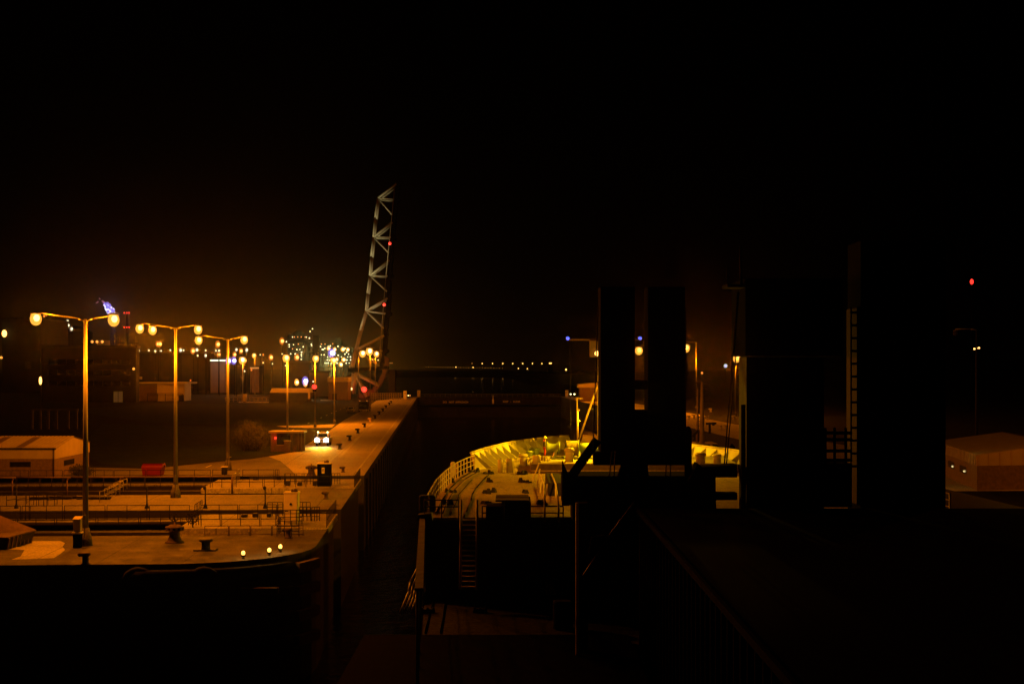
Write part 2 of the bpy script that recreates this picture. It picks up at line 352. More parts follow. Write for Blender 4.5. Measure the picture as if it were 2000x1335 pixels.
# lock walls
def wall(name, label, boxes, mat=m_wall):
    b = MB(LT)
    for q in boxes: b.box(*q)
    return tag(b.build(name, mat), label, 'lock wall')
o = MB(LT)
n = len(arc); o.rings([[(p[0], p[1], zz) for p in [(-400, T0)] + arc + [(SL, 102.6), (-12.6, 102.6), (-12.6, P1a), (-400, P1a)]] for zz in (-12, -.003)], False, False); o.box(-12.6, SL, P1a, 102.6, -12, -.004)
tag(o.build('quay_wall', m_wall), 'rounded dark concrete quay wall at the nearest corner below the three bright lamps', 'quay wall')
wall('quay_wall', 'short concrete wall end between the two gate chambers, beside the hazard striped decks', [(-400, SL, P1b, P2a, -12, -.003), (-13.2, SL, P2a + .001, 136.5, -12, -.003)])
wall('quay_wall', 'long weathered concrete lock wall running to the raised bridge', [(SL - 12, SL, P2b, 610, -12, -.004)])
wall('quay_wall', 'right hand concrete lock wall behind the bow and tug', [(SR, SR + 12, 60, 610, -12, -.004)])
pile = None                                                                  # timber piles on the long wall
for tt in range(156, 540, 8):
    if pile is None:
        p_ = LT(SL, tt); b = MB(LT); b.bev(SL + .001, SL + .22, tt, tt + .5, -9, -.6, .03); pile = tag(b.build('fender_pile', m_dark, None, p_), 'dark vertical timber fender pile on the long lock wall', 'fender', 'fender piles along the lock wall')
    else: copy_tree(pile, LT(SL, tt))
def at_wall(px):                                                             # t on the left wall for a pixel column
    Y = 7.85 / (.0522 - (px - CX) / F); return inv((-0.0522 * Y - 7.85, Y))[1]
for px, zt, r, lab in ((703, -.55, .10, 'tall pale vertical tide pole on the lock wall past the farther gate'), (662, -.9, .09, 'shorter rusty tide pole on the lock wall between the two gates')):
    tt = at_wall(px); p = LT(SL + .25, tt, 0); q = thing('tide_pole', lab, 'pole', p)
    MB().tube((p[0], p[1], WL - 1), (p[0], p[1], zt), r).build('pole', m_railpale if px == 703 else m_rust, q)
    bb = MB(LT)
    for zz in (-1.2, -4, -7): bb.box(SL, SL + .25, tt - .08, tt + .08, zz, zz + .12)
    bb.build('bracket', m_rust, q)

# ================================================================== LAMP POSTS
def lamp_head(root, c, r, dirx, mat=m_sod, light=QP, rl=.3):
    h = MB(); h.ball((c[0], c[1], c[2] + r * 1.05), r * 1.15, r * .6, r * .3); hd = h.build('lamp_head', m_pole, root)
    MB().ball((c[0], c[1], c[2] - r * .05), r * 1.12, r * 1.12, r * 1.3, 14, 10).build('lamp_bowl', g_or if light else m_dark, hd); MB().ball((c[0] + r * .15, c[1], c[2] + r * .15), r * .58, r * .58, r * .68).build('bulb', mat, hd)  # bowl oversized and tinted to imitate glow round the bulb
    if light: plight((c[0], c[1], c[2] - r * 1.15 - rl - .12), light, SOD, rl, root)
def twin_lamp(base_px, heads, label, rr=.28):
    p = g(*base_px); k = p[1]
    root = thing('street_lamp', label, 'street lamp', p, 'tall lamp posts along the lock')
    top = CH - (heads[0][1] - 7 - HZ) / F * k; zt = top - .25
    MB().lathe(p, [(.46, 0), (.42, .5), (.30, .85), (.24, 1.15)], 16).build('footing', m_conc, root)
    MB().tube((p[0], p[1], 1.1), (p[0], p[1], zt), .195, .10, 14).build('pole', m_pole, root)
    MB().box(p[0] - .1, p[0] + .1, p[1] - .26, p[1] - .16, 1.4, 2.0).build('hatch', m_pole, root)
    for sgn in (-1, 1):
        hs = [h for h in heads if (h[0] - base_px[0]) * sgn > 0]
        far = max(abs(h[0] - base_px[0]) for h in hs) / F * k
        pts = [(p[0], p[1], zt - .5), (p[0] + sgn * .1, p[1], zt - .1), (p[0] + sgn * .45, p[1], zt + .02), (p[0] + sgn * far * 1.02, p[1], zt + .45 * far / 3)]
        MB().path(pts, .05, 8).build('arm', m_pole, root)
        for h in hs:
            hx = (h[0] - CX) / F * k; lamp_head(root, (hx, p[1], CH - (h[1] - HZ) / F * k), rr, sgn, light=QP)
    return root
twin_lamp((167, 1065), [(70, 622), (222, 624)], 'nearest twin armed lamp post standing on the rounded quay beside the pillar cabinet', .33)
twin_lamp((343, 971), [(273, 641), (298, 644), (387, 643)], 'twin armed lamp post with three lamps between the two lock gates', .33)
twin_lamp((445, 918), [(388, 664), (477, 663)], 'twin armed lamp post beside a small box on the apron behind the far gate', .38)
def single_lamp(base, head, label, r, arm=.9, light=QP, mat=m_sod, name='street_lamp', pole_r=.15, group='tall lamp posts along the lock', polemat=None, dirx=None):
    p = g(*base); k = p[1]; hz = CH - (head[1] - HZ) / F * k; hx = (head[0] - CX) / F * k
    root = thing(name, label, 'street lamp', p, group)
    MB().lathe(p, [(pole_r * 1.9, 0), (pole_r * 1.7, .6), (pole_r * 1.2, 1.0)], 12).build('footing', m_conc, root)
    MB().tube((p[0], p[1], .9), (p[0], p[1], hz + r * 1.6), pole_r, pole_r * .6, 10).build('pole', polemat or m_pole, root)
    MB().path([(p[0], p[1], hz + r * 1.3), (p[0] + (hx - p[0]) * .3, p[1], hz + r * 1.7), (hx, p[1] + (0.3 if abs(hx - p[0]) > .3 else -arm), hz + r * 1.7)], pole_r * .5, 8).build('arm', m_pole, root)
    lamp_head(root, (hx, p[1] + (0.3 if abs(hx - p[0]) > .3 else -arm), hz), r, 1, mat, light)
    return root
single_lamp((561.5, 880), (561, 699), 'lamp post in front of the brick shelter, one round lamp at its top', .44, light=QP * 1.6)
single_lamp((615.5, 834), (618, 700), 'lamp post behind the white pickup with a red signal on it', .55, light=QP * 1.6)
single_lamp((653, 828), (653, 704), 'lamp post at the mouth of the side road', .55, light=QP * 2.2)
single_lamp((700, 786), (708, 690), 'lamp post rising behind the dark lorry, pale lamp', .95, light=QP, mat=m_warm)
single_lamp((723, 781), (722, 686), 'lamp post beside the bridge leaf with the brightest white lamp', 1.15, light=QP, mat=m_warm)
single_lamp((733, 779.5), (735, 691), 'lamp post closest to the raised bridge chord', .9, light=QP, mat=m_warm)
single_lamp((474, 771), (474, 703), 'distant lamp post behind the white gate box, pale lamp', 1.3, light=QP, mat=m_warm)
single_lamp((498, 770), (496, 694), 'distant lamp post right of the white gate box, orange lamp', .85, light=QP)
# right bank
single_lamp((1259, 782), (1248, 684), 'lamp post seen between the two dark crane columns', 1.15, 0, QP * 2.5, m_sodfar)
single_lamp((1360, 800), (1340, 679), 'tall bent arm lamp post right of the dark crane columns', .95, 0, QP * 4, m_sodfar)
single_lamp((1436, 812), (1439, 699), 'lamp post against the edge of the dark crane pedestal', .8, 0, QP * 2.5, m_sodfar)
ul = single_lamp((1907, 905), (1868, 650), 'unlit hooked lamp post behind the shed on the far right', .28, 0, 0, m_pole, polemat=m_dark)

# lights beyond the frame of the photo are not built; red beacon on a dark pole at the far right
p = g(1898, 800); q = thing('beacon_mast', 'slim dark mast with a red beacon high in the black sky on the right', 'mast', p)
zt = CH + (HZ - 550) / F * p[1]
MB().tube(p, (p[0], p[1], zt - .8), .5, .22).build('pole', m_black, q); MB().ball((p[0], p[1], zt), .48, .48, .75).build('lamp', m_redl, q)
p = g(1907, 790); q = thing('yard_lamp', 'cluster of three tiny orange lamps beside the unlit post on the right', 'lamp mast', p)
zt = CH + (HZ - 680) / F * p[1]; MB().tube(p, (p[0], p[1], zt), .25).build('pole', m_dark, q)
for dx in (-.7, 0, .7): MB().ball((p[0] + dx, p[1] - .3, zt + dx * .2), .28).build('lamp', m_sodfar, q)

# ================================================================== ROLLING GATES, RAILINGS
def rail_panel(mb, p, q, h=1.05, mids=1, rails=(1.0, .5), r=.028):
    p, q = V(p), V(q); up = V((0, 0, h))
    for k in range(mids + 2):
        c = p.lerp(q, k / (mids + 1)); mb.tube(c, c + up, r, n=6)
    for f in rails: mb.tube(p + up * f, q + up * f, r, n=6)
    return mb
def gate(t0, t1, label, deck_s, hs=m_girder, zt=-.02):
    root = thing('rolling_gate', label, 'lock gate', LT(SL, (t0 + t1) / 2, 0))
    e = SL - .04
    MB(LT).box(-150, deck_s - .01, t1 - 3.2, t1 - .3, -2.2, -.25).build('girder', hs, root)
    MB(LT).box(-150, deck_s, t0 + .2, t0 + 1.6, -1.5, -.3).build('girder', hs, root)
    b = MB(LT)
    for s in range(-148, int(deck_s) - 2, 6):
        b.box(s, s + .35, t0 + 1.62, t1 - 3.22, -1.2, -.8); b.bar((s, t0 + 1.7, -2.6), (s + 5, t1 - 3.3, -2.6), .25, .25)
    b.build('cross_beam', m_rust, root)
    MB(LT).box(-150, deck_s - .02, t0 + 4.9, t0 + 6.2, -.16, -.04).build('walkway', m_conc, root)
    MB(LT).box(deck_s, e, t0, t1, -.5, zt).build('deck_plate', m_pale, root)
    MB(LT).box(deck_s + .5, e - .3, t0 + .3, t1 - .3, -11, -.52).build('hull', m_dark, root)
    b = MB(LT)
    for k in range(9): b.prism([(SL - 1.95 + k * .21, t0 - 1.25), (SL - 1.85 + k * .21, t0 - 1.25), (SL - 1.6 + k * .21, t0 - .2), (SL - 1.7 + k * .21, t0 - .2)], .004, .012)
    st = b.build('hazard_stripe', m_line, root)
    return root
G1 = gate(102.75, 112.6, 'nearer rolling lock gate in its chamber with a wide walkway deck and pale door cabinet', -18.6)
G2 = gate(136.65, 147.5, 'farther rolling lock gate behind the concrete strip, dark cabinet on its deck', -22.5)
b = MB(); p0, p1 = g(592, 1034), g(641, 1034)
def rails_row(root, t, spans, z=0, h=1.05, mat=m_rail, mids=1, rails=(1.0, .5)):
    for a, c in spans:
        b = MB(LT); rail_panel(b, (a, t, z), (c, t, z), h, mids, rails); b.build('rail_panel', mat, root)
def pxs(px, t):                                                              # s in the lock frame at a pixel column on a row t (z near 0)
    k = (px - CX) / F; return t * (k * ct + st_) / (ct - k * st_)
def spans(pxl, t): return [(pxs(a, t), pxs(c, t)) for a, c in pxl]
rails_row(G1, 109.2, spans([(-80, -44), (-40, 40), (43, 57), (59, 122), (126, 205), (209, 287), (292, 370), (392, 464), (467, 540), (543, 566)], 109.2))
rails_row(G1, 103.9, spans([(-60, 27), (30, 103), (107, 184), (188, 268), (272, 350), (353, 428), (431, 505), (508, 566)], 103.4))
rails_row(G1, 105.0, spans([(368, 388), (545, 590)], 105.0), rails=(1.0, .75, .5, .25), mids=3)
rails_row(G1, 107.2, spans([(585, 607), (609, 624)], 107.2), rails=(1.0, .66, .33), mids=2)
rails_row(G1, 111.0, spans([(522, 552), (583, 606)], 111.0), rails=(1.0, .66, .33), mids=2)
b = MB(LT); rail_panel(b, (pxs(383, 110), 109.4, 0), (pxs(383, 110) - .1, 113.4, 0), 1.05, 4); b.build('rail_panel', m_rail, G1)
b = MB(LT); rail_panel(b, (SL - .15, 102.9, 0), (SL - .15, 112.4, 0), 1.1, 9, (1.0, .5)); b.build('rail_panel', m_rail, G1)
rails_row(G2, 137.6, spans([(-60, 10), (13, 58), (61, 104), (107, 160), (163, 210), (213, 268), (270, 330), (335, 400), (404, 442), (452, 505), (508, 548), (551, 590), (592, 640)], 134.4))
rails_row(G2, 146.6, spans([(-40, 20), (23, 56), (59, 122), (125, 183), (186, 221), (223, 284), (287, 340), (349, 411), (415, 463), (474, 535), (538, 545)], 146.6))
rails_row(G2, 141, spans([(556, 590), (594, 612), (557, 612), (648, 664)], 141), rails=(1.0, .66, .33), mids=2)
b = MB(LT); rail_panel(b, (SL - .15, 136.9, 0), (SL - .15, 147.3, 0), 1.1, 9, (1.0, .5)); b.build('rail_panel', m_rail, G2)
for s_, t_ in ((pxs(466, 146), 144.3), (pxs(452, 138), 138.5)):
    b = MB(LT); rail_panel(b, (s_, t_, 0), (s_ - .1, t_ + 3.2, 0), 1.1, 3, (1.0, .6)); b.build('rail_panel', m_railpale, G2)
# machinery and pipes on the gates
for px in (470, 492, 520): s_ = pxs(px, 110); MB(LT).bev(s_, s_ + random.uniform(.3, .7), 110.2, 110.9, -.02, random.uniform(.18, .4), .04).build('machinery', m_dark, G1)
for px in (556, 580, 610): s_ = pxs(px, 139); MB(LT).bev(s_, s_ + random.uniform(.3, .7), 139.2, 140.0, -.02, random.uniform(.25, .5), .04).build('machinery', m_dark, G2)
for px in (494, 540): s_ = pxs(px, 147); MB(LT).bev(s_, s_ + .5, 146.9, 147.3, -.02, .35, .04).build('machinery', m_dark, G2)
def wheel(root, px, t, r, mat=m_dark):
    s_ = pxs(px, t); b = MB(LT); pts = [(s_ + r * math.cos(a * .5236), t, .75 + r * math.sin(a * .5236)) for a in range(13)]; b.path(pts, .035)
    for a in range(0, 12, 2): b.tube((s_, t, .75), pts[a], .025)
    b.tube((s_, t + .4, 0), (s_, t + .05, .75), .05); b.build('valve_wheel', mat, root)
wheel(G1, 375, 103.0, .42); wheel(G1, 340, 103.2, .3)
# quay edge rail beside pit 1
q = thing('railing', 'low rusty two bar railing on the near edge of the front gate chamber', 'railing', LT(-20, 98.1, 0))
rails_row(q, 98.1, spans([(400, 446), (448, 488), (490, 530), (532, 592)], 98.1), h=.68, mat=m_rust, mids=0, rails=(1.0, .12))
b = MB(LT)
rail_panel(b, (pxs(541, 97.6), 97.6, 0), (pxs(541, 97.6), 99.9, 0), 1.05, 2, (1, .66, .33)); rail_panel(b, (pxs(541, 97.6), 97.6, 0), (pxs(584, 97.6), 97.6, 0), 1.05, 2, (1, .66, .33))
b.build('rail_panel', m_rail, q)
# bent pipe rail over chamber 2
q = thing('pipe_rail', 'long rusty overhead pipe with bent legs above the far gate chamber', 'pipe', LT(-40, 131, 0))
tp = 131.2
for a, c in ((-70, 24), (24, 131), (131, 234), (234, 340), (340, 446)):
    s0, s1 = pxs(a, tp), pxs(c, tp)
    MB(LT).path([(s0, tp, -.4), (s0, tp, 1.25), (s0 + .12, tp, 1.42), (s0 + .35, tp, 1.5), (s1 + .34, tp, 1.5)], .07, 8).build('pipe', m_rust, q)
s0 = pxs(446, tp); MB(LT).tube((s0 + .35, tp, 1.5), (s0 + .35, tp, -.4), .1).build('leg', m_rust, q)
# clutter of steps between the chambers on the left
q = thing('stair_railing', 'tangle of low stair rails and gratings left of the second lamp post', 'railing', LT(-45, 127, 0))
b = MB(LT)
for px in (20, 40, 64, 82, 98): s_ = pxs(px, 121); rail_panel(b, (s_, 120, 0), (s_ + 1.1, 120 + random.uniform(-.2, 2), 0), 1.0, 1)
b.build('rail_panel', m_rail, q)
b = MB(LT)
for k in range(4): s_ = pxs(200 + k * 5, 124); rail_panel(b, (s_, 123.0 + k * .8, k * .18), (s_ + .9, 125 + k * .5, .3 + k * .18), .9, 1)
b.build('rail_panel', m_railpale, q)
b = MB(LT)
for k in range(9): s_ = pxs(60 + k * 15, 126); b.box(s_, s_ + 1.6, 125.2 + random.uniform(0, 1.5), 126.2 + random.uniform(0, 2), .02, random.uniform(.06, .25))
b.build('grating', m_girder, q)

# cabinets and posts on the gates
def cabinet(name, px, py, w, d, h, mat, label, top=True, sign=None, topmat=None, lampmat=m_rust):
    p = g(px, py); k = p[1] / F; q = thing(name, label, 'cabinet', p)
    X0, X1 = p[0] - w / 2, p[0] + w / 2
    MB().bev(X0, X1, p[1], p[1] + d, 0, h, .03).build('body', mat, q)
    MB().bev(X0 - .05, X1 + .05, p[1] - .06, p[1] + d + .06, h + .002, h + .1, .02).build('roof', topmat or mat, q)
    if top:
        b = MB(); b.lathe((p[0] + .3, p[1] + .4, h + .1), [(.16, 0), (.16, .1), (.12, .22), (.02, .26)]); b.lathe((p[0] + .05, p[1] + .4, h + .1), [(.1, 0), (.1, .12), (.02, .2)]); b.build('beacon', lampmat, q)
    return q, X0, X1, p
q, X0, X1, p = cabinet('door_cabinet', 568, 1019, 1.02, 1.0, 2.12, m_offwhite, 'pale door fronted control cabinet on the nearer gate deck')
MB().bev(X0 + .06, X1 - .06, p[1] - .035, p[1] - .002, .1, 2.02, .01).build('door', m_offwhite, q)
MB().lathe((p[0], p[1] - .05, 1.28), [(.09, 0), (.09, .1), (.03, .16)]).build('emblem', m_dark, q)
MB().box(X0 + .1, X0 + .32, p[1] - .05, p[1] - .037, .8, .86).build('handle', m_dark, q)
q, X0, X1, p = cabinet('control_cabinet', 632.5, 949, 1.30, 1.0, 2.15, m_black, 'tall black cabinet with a white number plate on the farther gate', True, None, m_offwhite)
MB().box(p[0] - .20, p[0] + .06, p[1] - .02, p[1] - .003, 1.25, 1.8).build('number_plate', m_offwhite, q)
def text(txt, loc, size, mat, parent, rotz=0, ext=.004, align='CENTER'):
    c = bpy.data.curves.new('lettering', 'FONT'); c.body = txt; c.size = size; c.extrude = ext; c.align_x = align; c.align_y = 'CENTER'
    tmp = bpy.data.objects.new('lettering', c); COL.objects.link(tmp); bpy.context.view_layer.update()
    me = bpy.data.meshes.new_from_object(tmp.evaluated_get(bpy.context.evaluated_depsgraph_get())); bpy.data.objects.remove(tmp); me.materials.clear(); me.materials.append(mat)
    o = bpy.data.objects.new('lettering', me); COL.objects.link(o); o.parent = parent; o.location = V(loc) - V(ORG[parent.name]); o.rotation_euler = (math.pi / 2, 0, rotz); return o
text('8', (p[0] - .07, p[1] - .03, 1.53), .45, m_black, q)
q, X0, X1, p = cabinet('meter_cabinet', 437.5, 926, .55, .5, .75, m_dark, 'small grey box at the foot of the third lamp post', False, None, m_offwhite)
q, X0, X1, p = cabinet('power_cabinet', 149.5, 1070, .48, .5, .92, m_black, 'tall pillar cabinet with a pale upper half and dark base beside the nearest lamp post', False, None, m_offwhite)
MB().bev(X0 + .02, X1 - .02, p[1] + .02, p[1] + .48, 1.03, 1.82, .02).build('upper_door', m_cream, q)
MB().slab([(X0 - .02, p[1] - .03, 1.82), (X1 + .02, p[1] - .03, 1.82), (X1 + .02, p[1] + .53, 1.96), (X0 - .02, p[1] + .53, 1.96)], (0, 0, .03)).build('lid', m_cream, q)
# dark slim signal posts with round tops on the strip between the gates
for px, lab in ((32, 'dark round headed post at the far left of the concrete strip'), (287, 'dark round headed post left of the second lamp post'), (401, 'dark round headed post between the second and third lamp posts'), (518, 'dark round headed post left of the pale door cabinet')):
    p = g(px, 992); q = thing('signal_post', lab, 'post', p, 'round headed posts on the strip between the gates')
    MB().lathe(p, [(.2, 0), (.17, .12), (.07, .35), (.055, .5), (.055, 1.55)], 12).build('post', m_dark, q)
    MB().ball((p[0] - .05, p[1], 1.66), .14, .14, .17).build('cap', m_dark, q)

# ================================================================== BOLLARDS, CAPSTANS
def bollard(px, py, s, label, name='mooring_bollard', mat=m_dark, grp='bollards along the quay'):
    p = g(px, py); q = thing(name, label, 'bollard', p, grp)
    b = MB(); b.lathe(p, [(.30 * s, 0), (.30 * s, .05 * s), (.2 * s, .12 * s), (.19 * s, .5 * s), (.3 * s, .58 * s), (.32 * s, .68 * s), (.22 * s, .76 * s)], 14); b.build('post', mat, q)
    MB().ball((p[0] - .26 * s, p[1], .62 * s), .24 * s, .17 * s, .14 * s).build('horn', mat, q)
    return q
bl = [(764, 787), (760.5, 790.6), (754, 796.6), (748, 803), (741, 809), (732.5, 817), (723, 823.6), (712, 834), (699, 845.6), (683, 859.5), (663.6, 876.8)]
pb0 = bollard(*bl[0], 1.1, 'small dark bollard beside the apron line, farthest in the row')
p00 = g(*bl[0])
words = ['second farthest', 'third farthest', 'fourth farthest', 'fifth farthest', 'sixth farthest', 'yellow painted', 'fourth nearest', 'third nearest', 'second nearest', 'nearest']
for (px, py), w in zip(bl[1:], words):
    c = copy_tree(pb0, g(px, py), 'dark bollard on the apron line, %s of the row' % w if 'yellow' not in w else 'yellow painted bollard in the middle of the apron row')
    if 'yellow' in w:
        for ch in c.children: ch.data = ch.data.copy(); ch.data.materials[0] = m_yellow
for px, py, lab in ((670, 922, 'orange topped bollard right of the black cabinet'), (637, 974, 'orange tipped bollard behind the nearer gate deck'), (563, 1050, 'dark leaning bollard below the pale door cabinet')):
    q = bollard(px, py, .85, lab)
    q.children[1].data.materials[0] = m_rust
bollard(167, 1102, .95, 'rusty bollard on the quay edge in front of the nearest lamp post', mat=m_rust)
p = g(402, 1074); q = thing('mooring_bollard', 'heavy T shaped bollard on a black base plate near the three bright lamps', 'bollard', p, 'bollards along the quay')
MB().lathe(p, [(.30, .08), (.26, .2), (.26, .5), (.42, .58), (.44, .66), (.36, .72)], 18).build('post', m_dark, q)
MB().bev(p[0] - .7, p[0] + .7, p[1] - .45, p[1] + .45, 0, .09, .02).build('base_plate', m_dark, q)
def capstan(px, py, s, label):
    p = g(px, py); q = thing('capstan', label, 'capstan', p, 'capstans beside the gates')
    MB().lathe(p, [(.62 * s, 0), (.62 * s, .06 * s), (.46 * s, .16 * s), (.34 * s, .5 * s), (.33 * s, .72 * s), (.42 * s, .80 * s)], 22).build('drum', m_rust, q)
    b = MB(); b.lathe(p, [(.60 * s, .8 * s), (.62 * s, .84 * s)], 22); b.lathe(p, [(.62 * s, 1.0 * s), (.60 * s, 1.05 * s), (.3 * s, 1.17 * s), (.06 * s, 1.2 * s), (.04 * s, 1.36 * s)], 22)
    for k in range(11): a = k * 6.283 / 11; b.rbox((p[0] + .55 * s * math.cos(a), p[1] + .55 * s * math.sin(a)), .12 * s, .16 * s, .84 * s, 1.0 * s, a)
    b.build('head', m_rust, q); MB().lathe(p, [(.44 * s, .845 * s), (.44 * s, .995 * s)], 16).build('hub', m_black, q); return q
capstan(341, 1059, 1.0, 'rusty capstan with a slotted head on the rounded quay')
capstan(608, 930, 1.0, 'dark capstan beside the black cabinet at the near end of the apron')
# quay edge lamps
for px, py, lab in ((475, 1090, 'leftmost bright edge lamp on the rounded quay'), (526, 1084, 'middle bright edge lamp on the rounded quay'), (547.5, 1077, 'rightmost bright edge lamp on the rounded quay')):
    p = g(px, py); q = thing('edge_lamp', lab, 'lamp', p, 'bright edge lamps on the quay corner')
    MB().lathe(p, [(.1, 0), (.1, .03), (.04, .06), (.04, .12)], 10).build('stem', m_dark, q)
    MB().lathe(p, [(.13, .1), (.13, .2), (.09, .22)], 12).build('housing', m_dark, q); MB().ball((p[0], p[1], .33), .12, .10, .14).build('lamp', emi('edge_lamp_glass', (1, .52, .09), 3.2), q)
    plight((p[0] + .1, p[1], .75), 45, (1, .5, .1), .08, q)
# skip like bin on the left edge
p = g(20, 1072); q = thing('machine_housing', 'dark ribbed housing with a sloping rusty lid at the left edge of the quay', 'machine housing', p)
A = lambda px, py, z: g(px, py, z)
x0, x1, y0, y1 = p[0] - 4.5, p[0] - .15, p[1] - .2, p[1] + 3.2
MB().add([(x0, y0, 0), (x1, y0, 0), (x1 + .35, y1, 0), (x0, y1, 0), (x0, y0, .72), (x1 + .1, y0, .72), (x1 + .65, y1, .75), (x0, y1, .72)], [(3, 2, 1, 0), (0, 1, 5, 4), (1, 2, 6, 5), (2, 3, 7, 6), (3, 0, 4, 7), (4, 5, 6, 7)]).build('body', m_dark, q)
MB().add([(x0, y0 - .15, .74), (x1 + .1, y0 - .15, .74), (x1 + .7, y1 + .1, .78), (x0, y1 + .1, 1.9), (x0, y0 - .15, .8), (x1 + .1, y0 - .15, .8), (x1 + .7, y1 + .1, .86), (x0 + 2.2, y1 + .1, 1.98), (x0, y1 + .1, 1.98), (x0, y0 + 1, 1.7)], [(0, 1, 5, 4), (1, 2, 6, 5), (4, 5, 6, 7), (4, 7, 8, 9), (2, 3, 8, 7, 6), (0, 3, 2, 1)]).build('lid', m_rust, q)
b = MB()
for k in range(7): f = k / 6; c = V((x1 + .02, y0, 0)).lerp(V((x1 + .38, y1, 0)), f); b.bar((c.x, c.y, .02), (c.x + .14, c.y, .74), .09, .2, (0, 1, 0))
b.build('rib', m_rust, q)

# ================================================================== FENDERS ON THE ROUNDED CORNER
def arcp(a, z, r): return LT(SL - 8 + r * math.sin(a), T0 + 8 - r * math.cos(a), z)
labs = ['uppermost', 'second', 'third', 'lowest']
for k, z in enumerate((-.75, -2.2, -3.7, -5.2)):
    q = thing('timber_fender', '%s black fender beam with a pale end board on the rounded quay corner' % labs[k], 'fender', arcp(.8, z, 8.3), 'stacked fenders on the quay corner')
    MB().rings([[arcp(a, zz, r) for r, zz in ((8.03, z - .45), (8.75, z - .4), (8.75, z + .4), (8.03, z + .45))] for a in [-.25 + i * .12 for i in range(11)]], True).build('beam', m_rubber, q)
    MB().rings([[arcp(a, zz, r) for r, zz in ((8.4, z - .3), (8.8, z - .3), (8.8, z + .3), (8.4, z + .3))] for a in (1.0, 1.1, 1.2, 1.3)], False).build('end_board', m_timber, q)
for px, lab in ((272, 'big black tyre fender hanging on the front quay wall, left one'), (400, 'big black tyre fender hanging on the front quay wall, right one')):
    s0 = pxs(px, T0); c = (s0, T0 - .3); b = MB(LT)
    b.rings([[(s0 + (.8 + .25 * math.cos(j * .7854)) * math.cos(a * .3927), T0 - .32 + .25 * math.sin(j * .7854), -1.15 + (.8 + .25 * math.cos(j * .7854)) * math.sin(a * .3927)) for j in range(8)] for a in range(17)], True, False)
    tag(b.build('tyre_fender', m_rubber), lab, 'fender', 'tyre fenders')
b = MB(LT); b.box(pxs(472, T0), pxs(545, T0), T0 - .35, T0 - .02, -1.75, -1.4); tag(b.build('rubbing_strake', m_rust), 'rusty horizontal rubbing bar low on the front quay wall', 'fender')

# ================================================================== BUILDINGS LEFT
# store shed with pale ribbed roof
c1 = g(107, 932); Yn = c1[1]; Xn = c1[0]; Lx = 16.0; Dy = 12.0; ez, rz = 3.05, 3.95; wz = 1.95
q = thing('store_shed', 'low brick store shed with a pale ribbed roof and cream fascia at the left edge', 'shed', (Xn, Yn, 0))
k = .012
def sx(d): return Xn - d * .0
MB().box(Xn - Lx, Xn, Yn, Yn + Dy, 0, wz).build('wall', m_brick, q)
MB().prism([], 0, 0) if False else None
MB().add([(Xn - Lx, Yn - .06, wz), (Xn + .06, Yn - .06, wz), (Xn + .06, Yn + Dy + .06, wz), (Xn - Lx, Yn + Dy + .06, wz), (Xn - Lx, Yn - .06, ez), (Xn + .06, Yn - .06, ez), (Xn + .06, Yn + Dy / 2, rz), (Xn + .06, Yn + Dy + .06, ez), (Xn - Lx, Yn + Dy + .06, ez), (Xn - Lx, Yn + Dy / 2, rz)], [(3, 2, 1, 0), (0, 1, 5, 4), (1, 2, 7, 6, 5), (2, 3, 8, 7), (3, 0, 4, 9, 8), (4, 5, 6, 9), (6, 7, 8, 9)]).build('fascia', m_cream, q)
rf = MB()
nn = int(Lx / .42)
for i in range(nn):                                                          # trapezoid sheeting
    xa = Xn + .2 - i * .42
    for sgn in (0, 1):
        ya, yb = (Yn - .2, Yn + Dy / 2) if sgn == 0 else (Yn + Dy / 2, Yn + Dy + .2)
        za, zb = (ez + .02, rz + .05) if sgn == 0 else (rz + .05, ez + .02)
        pr = ((0, .0), (-.14, .0), (-.2, .07), (-.34, .07), (-.42, .0))
        for (u0, h0), (u1, h1) in zip(pr, pr[1:]): rf.add([(xa + u0, ya, za + h0), (xa + u1, ya, za + h1), (xa + u1, yb, zb + h1), (xa + u0, yb, zb + h0)], [(3, 2, 1, 0)])
b = MB(); b.tube((Xn - Lx, Yn - .26, ez - .03), (Xn + .2, Yn - .26, ez - .03), .07); b.tube((Xn - .12, Yn - .1, 0), (Xn - .12, Yn - .1, ez), .05); b.build('gutter', m_girder, q)
rf.build('roof', pmat('sheet_roof', (.40, .34, .26), .5, 0, .15, 1), q)
for xo in (3.2, 6.4, 9.6): 
    MB().add([(Xn - xo, Yn - .15, ez + .115), (Xn - xo - .85, Yn - .15, ez + .115), (Xn - xo - .85, Yn + Dy / 2 - .6, rz + .03), (Xn - xo, Yn + Dy / 2 - .6, rz + .03)], [(3, 2, 1, 0)]).build('rooflight', m_brick, q)
w = MB().box(Xn - 4.7, Xn - 2.5, Yn - .03, Yn - .003, 1.1, 1.65).build('window', m_dark, q); MB().box(Xn - 4.6, Xn - 2.6, Yn - .045, Yn - .031, 1.16, 1.59).build('pane', m_glass, w)
w = MB().box(Xn + .003, Xn + .03, Yn + 3, Yn + 6.6, 1.0, 1.6).build('window', m_dark, q); MB().box(Xn + .031, Xn + .045, Yn + 3.1, Yn + 6.5, 1.06, 1.54).build('pane', m_glass, w)
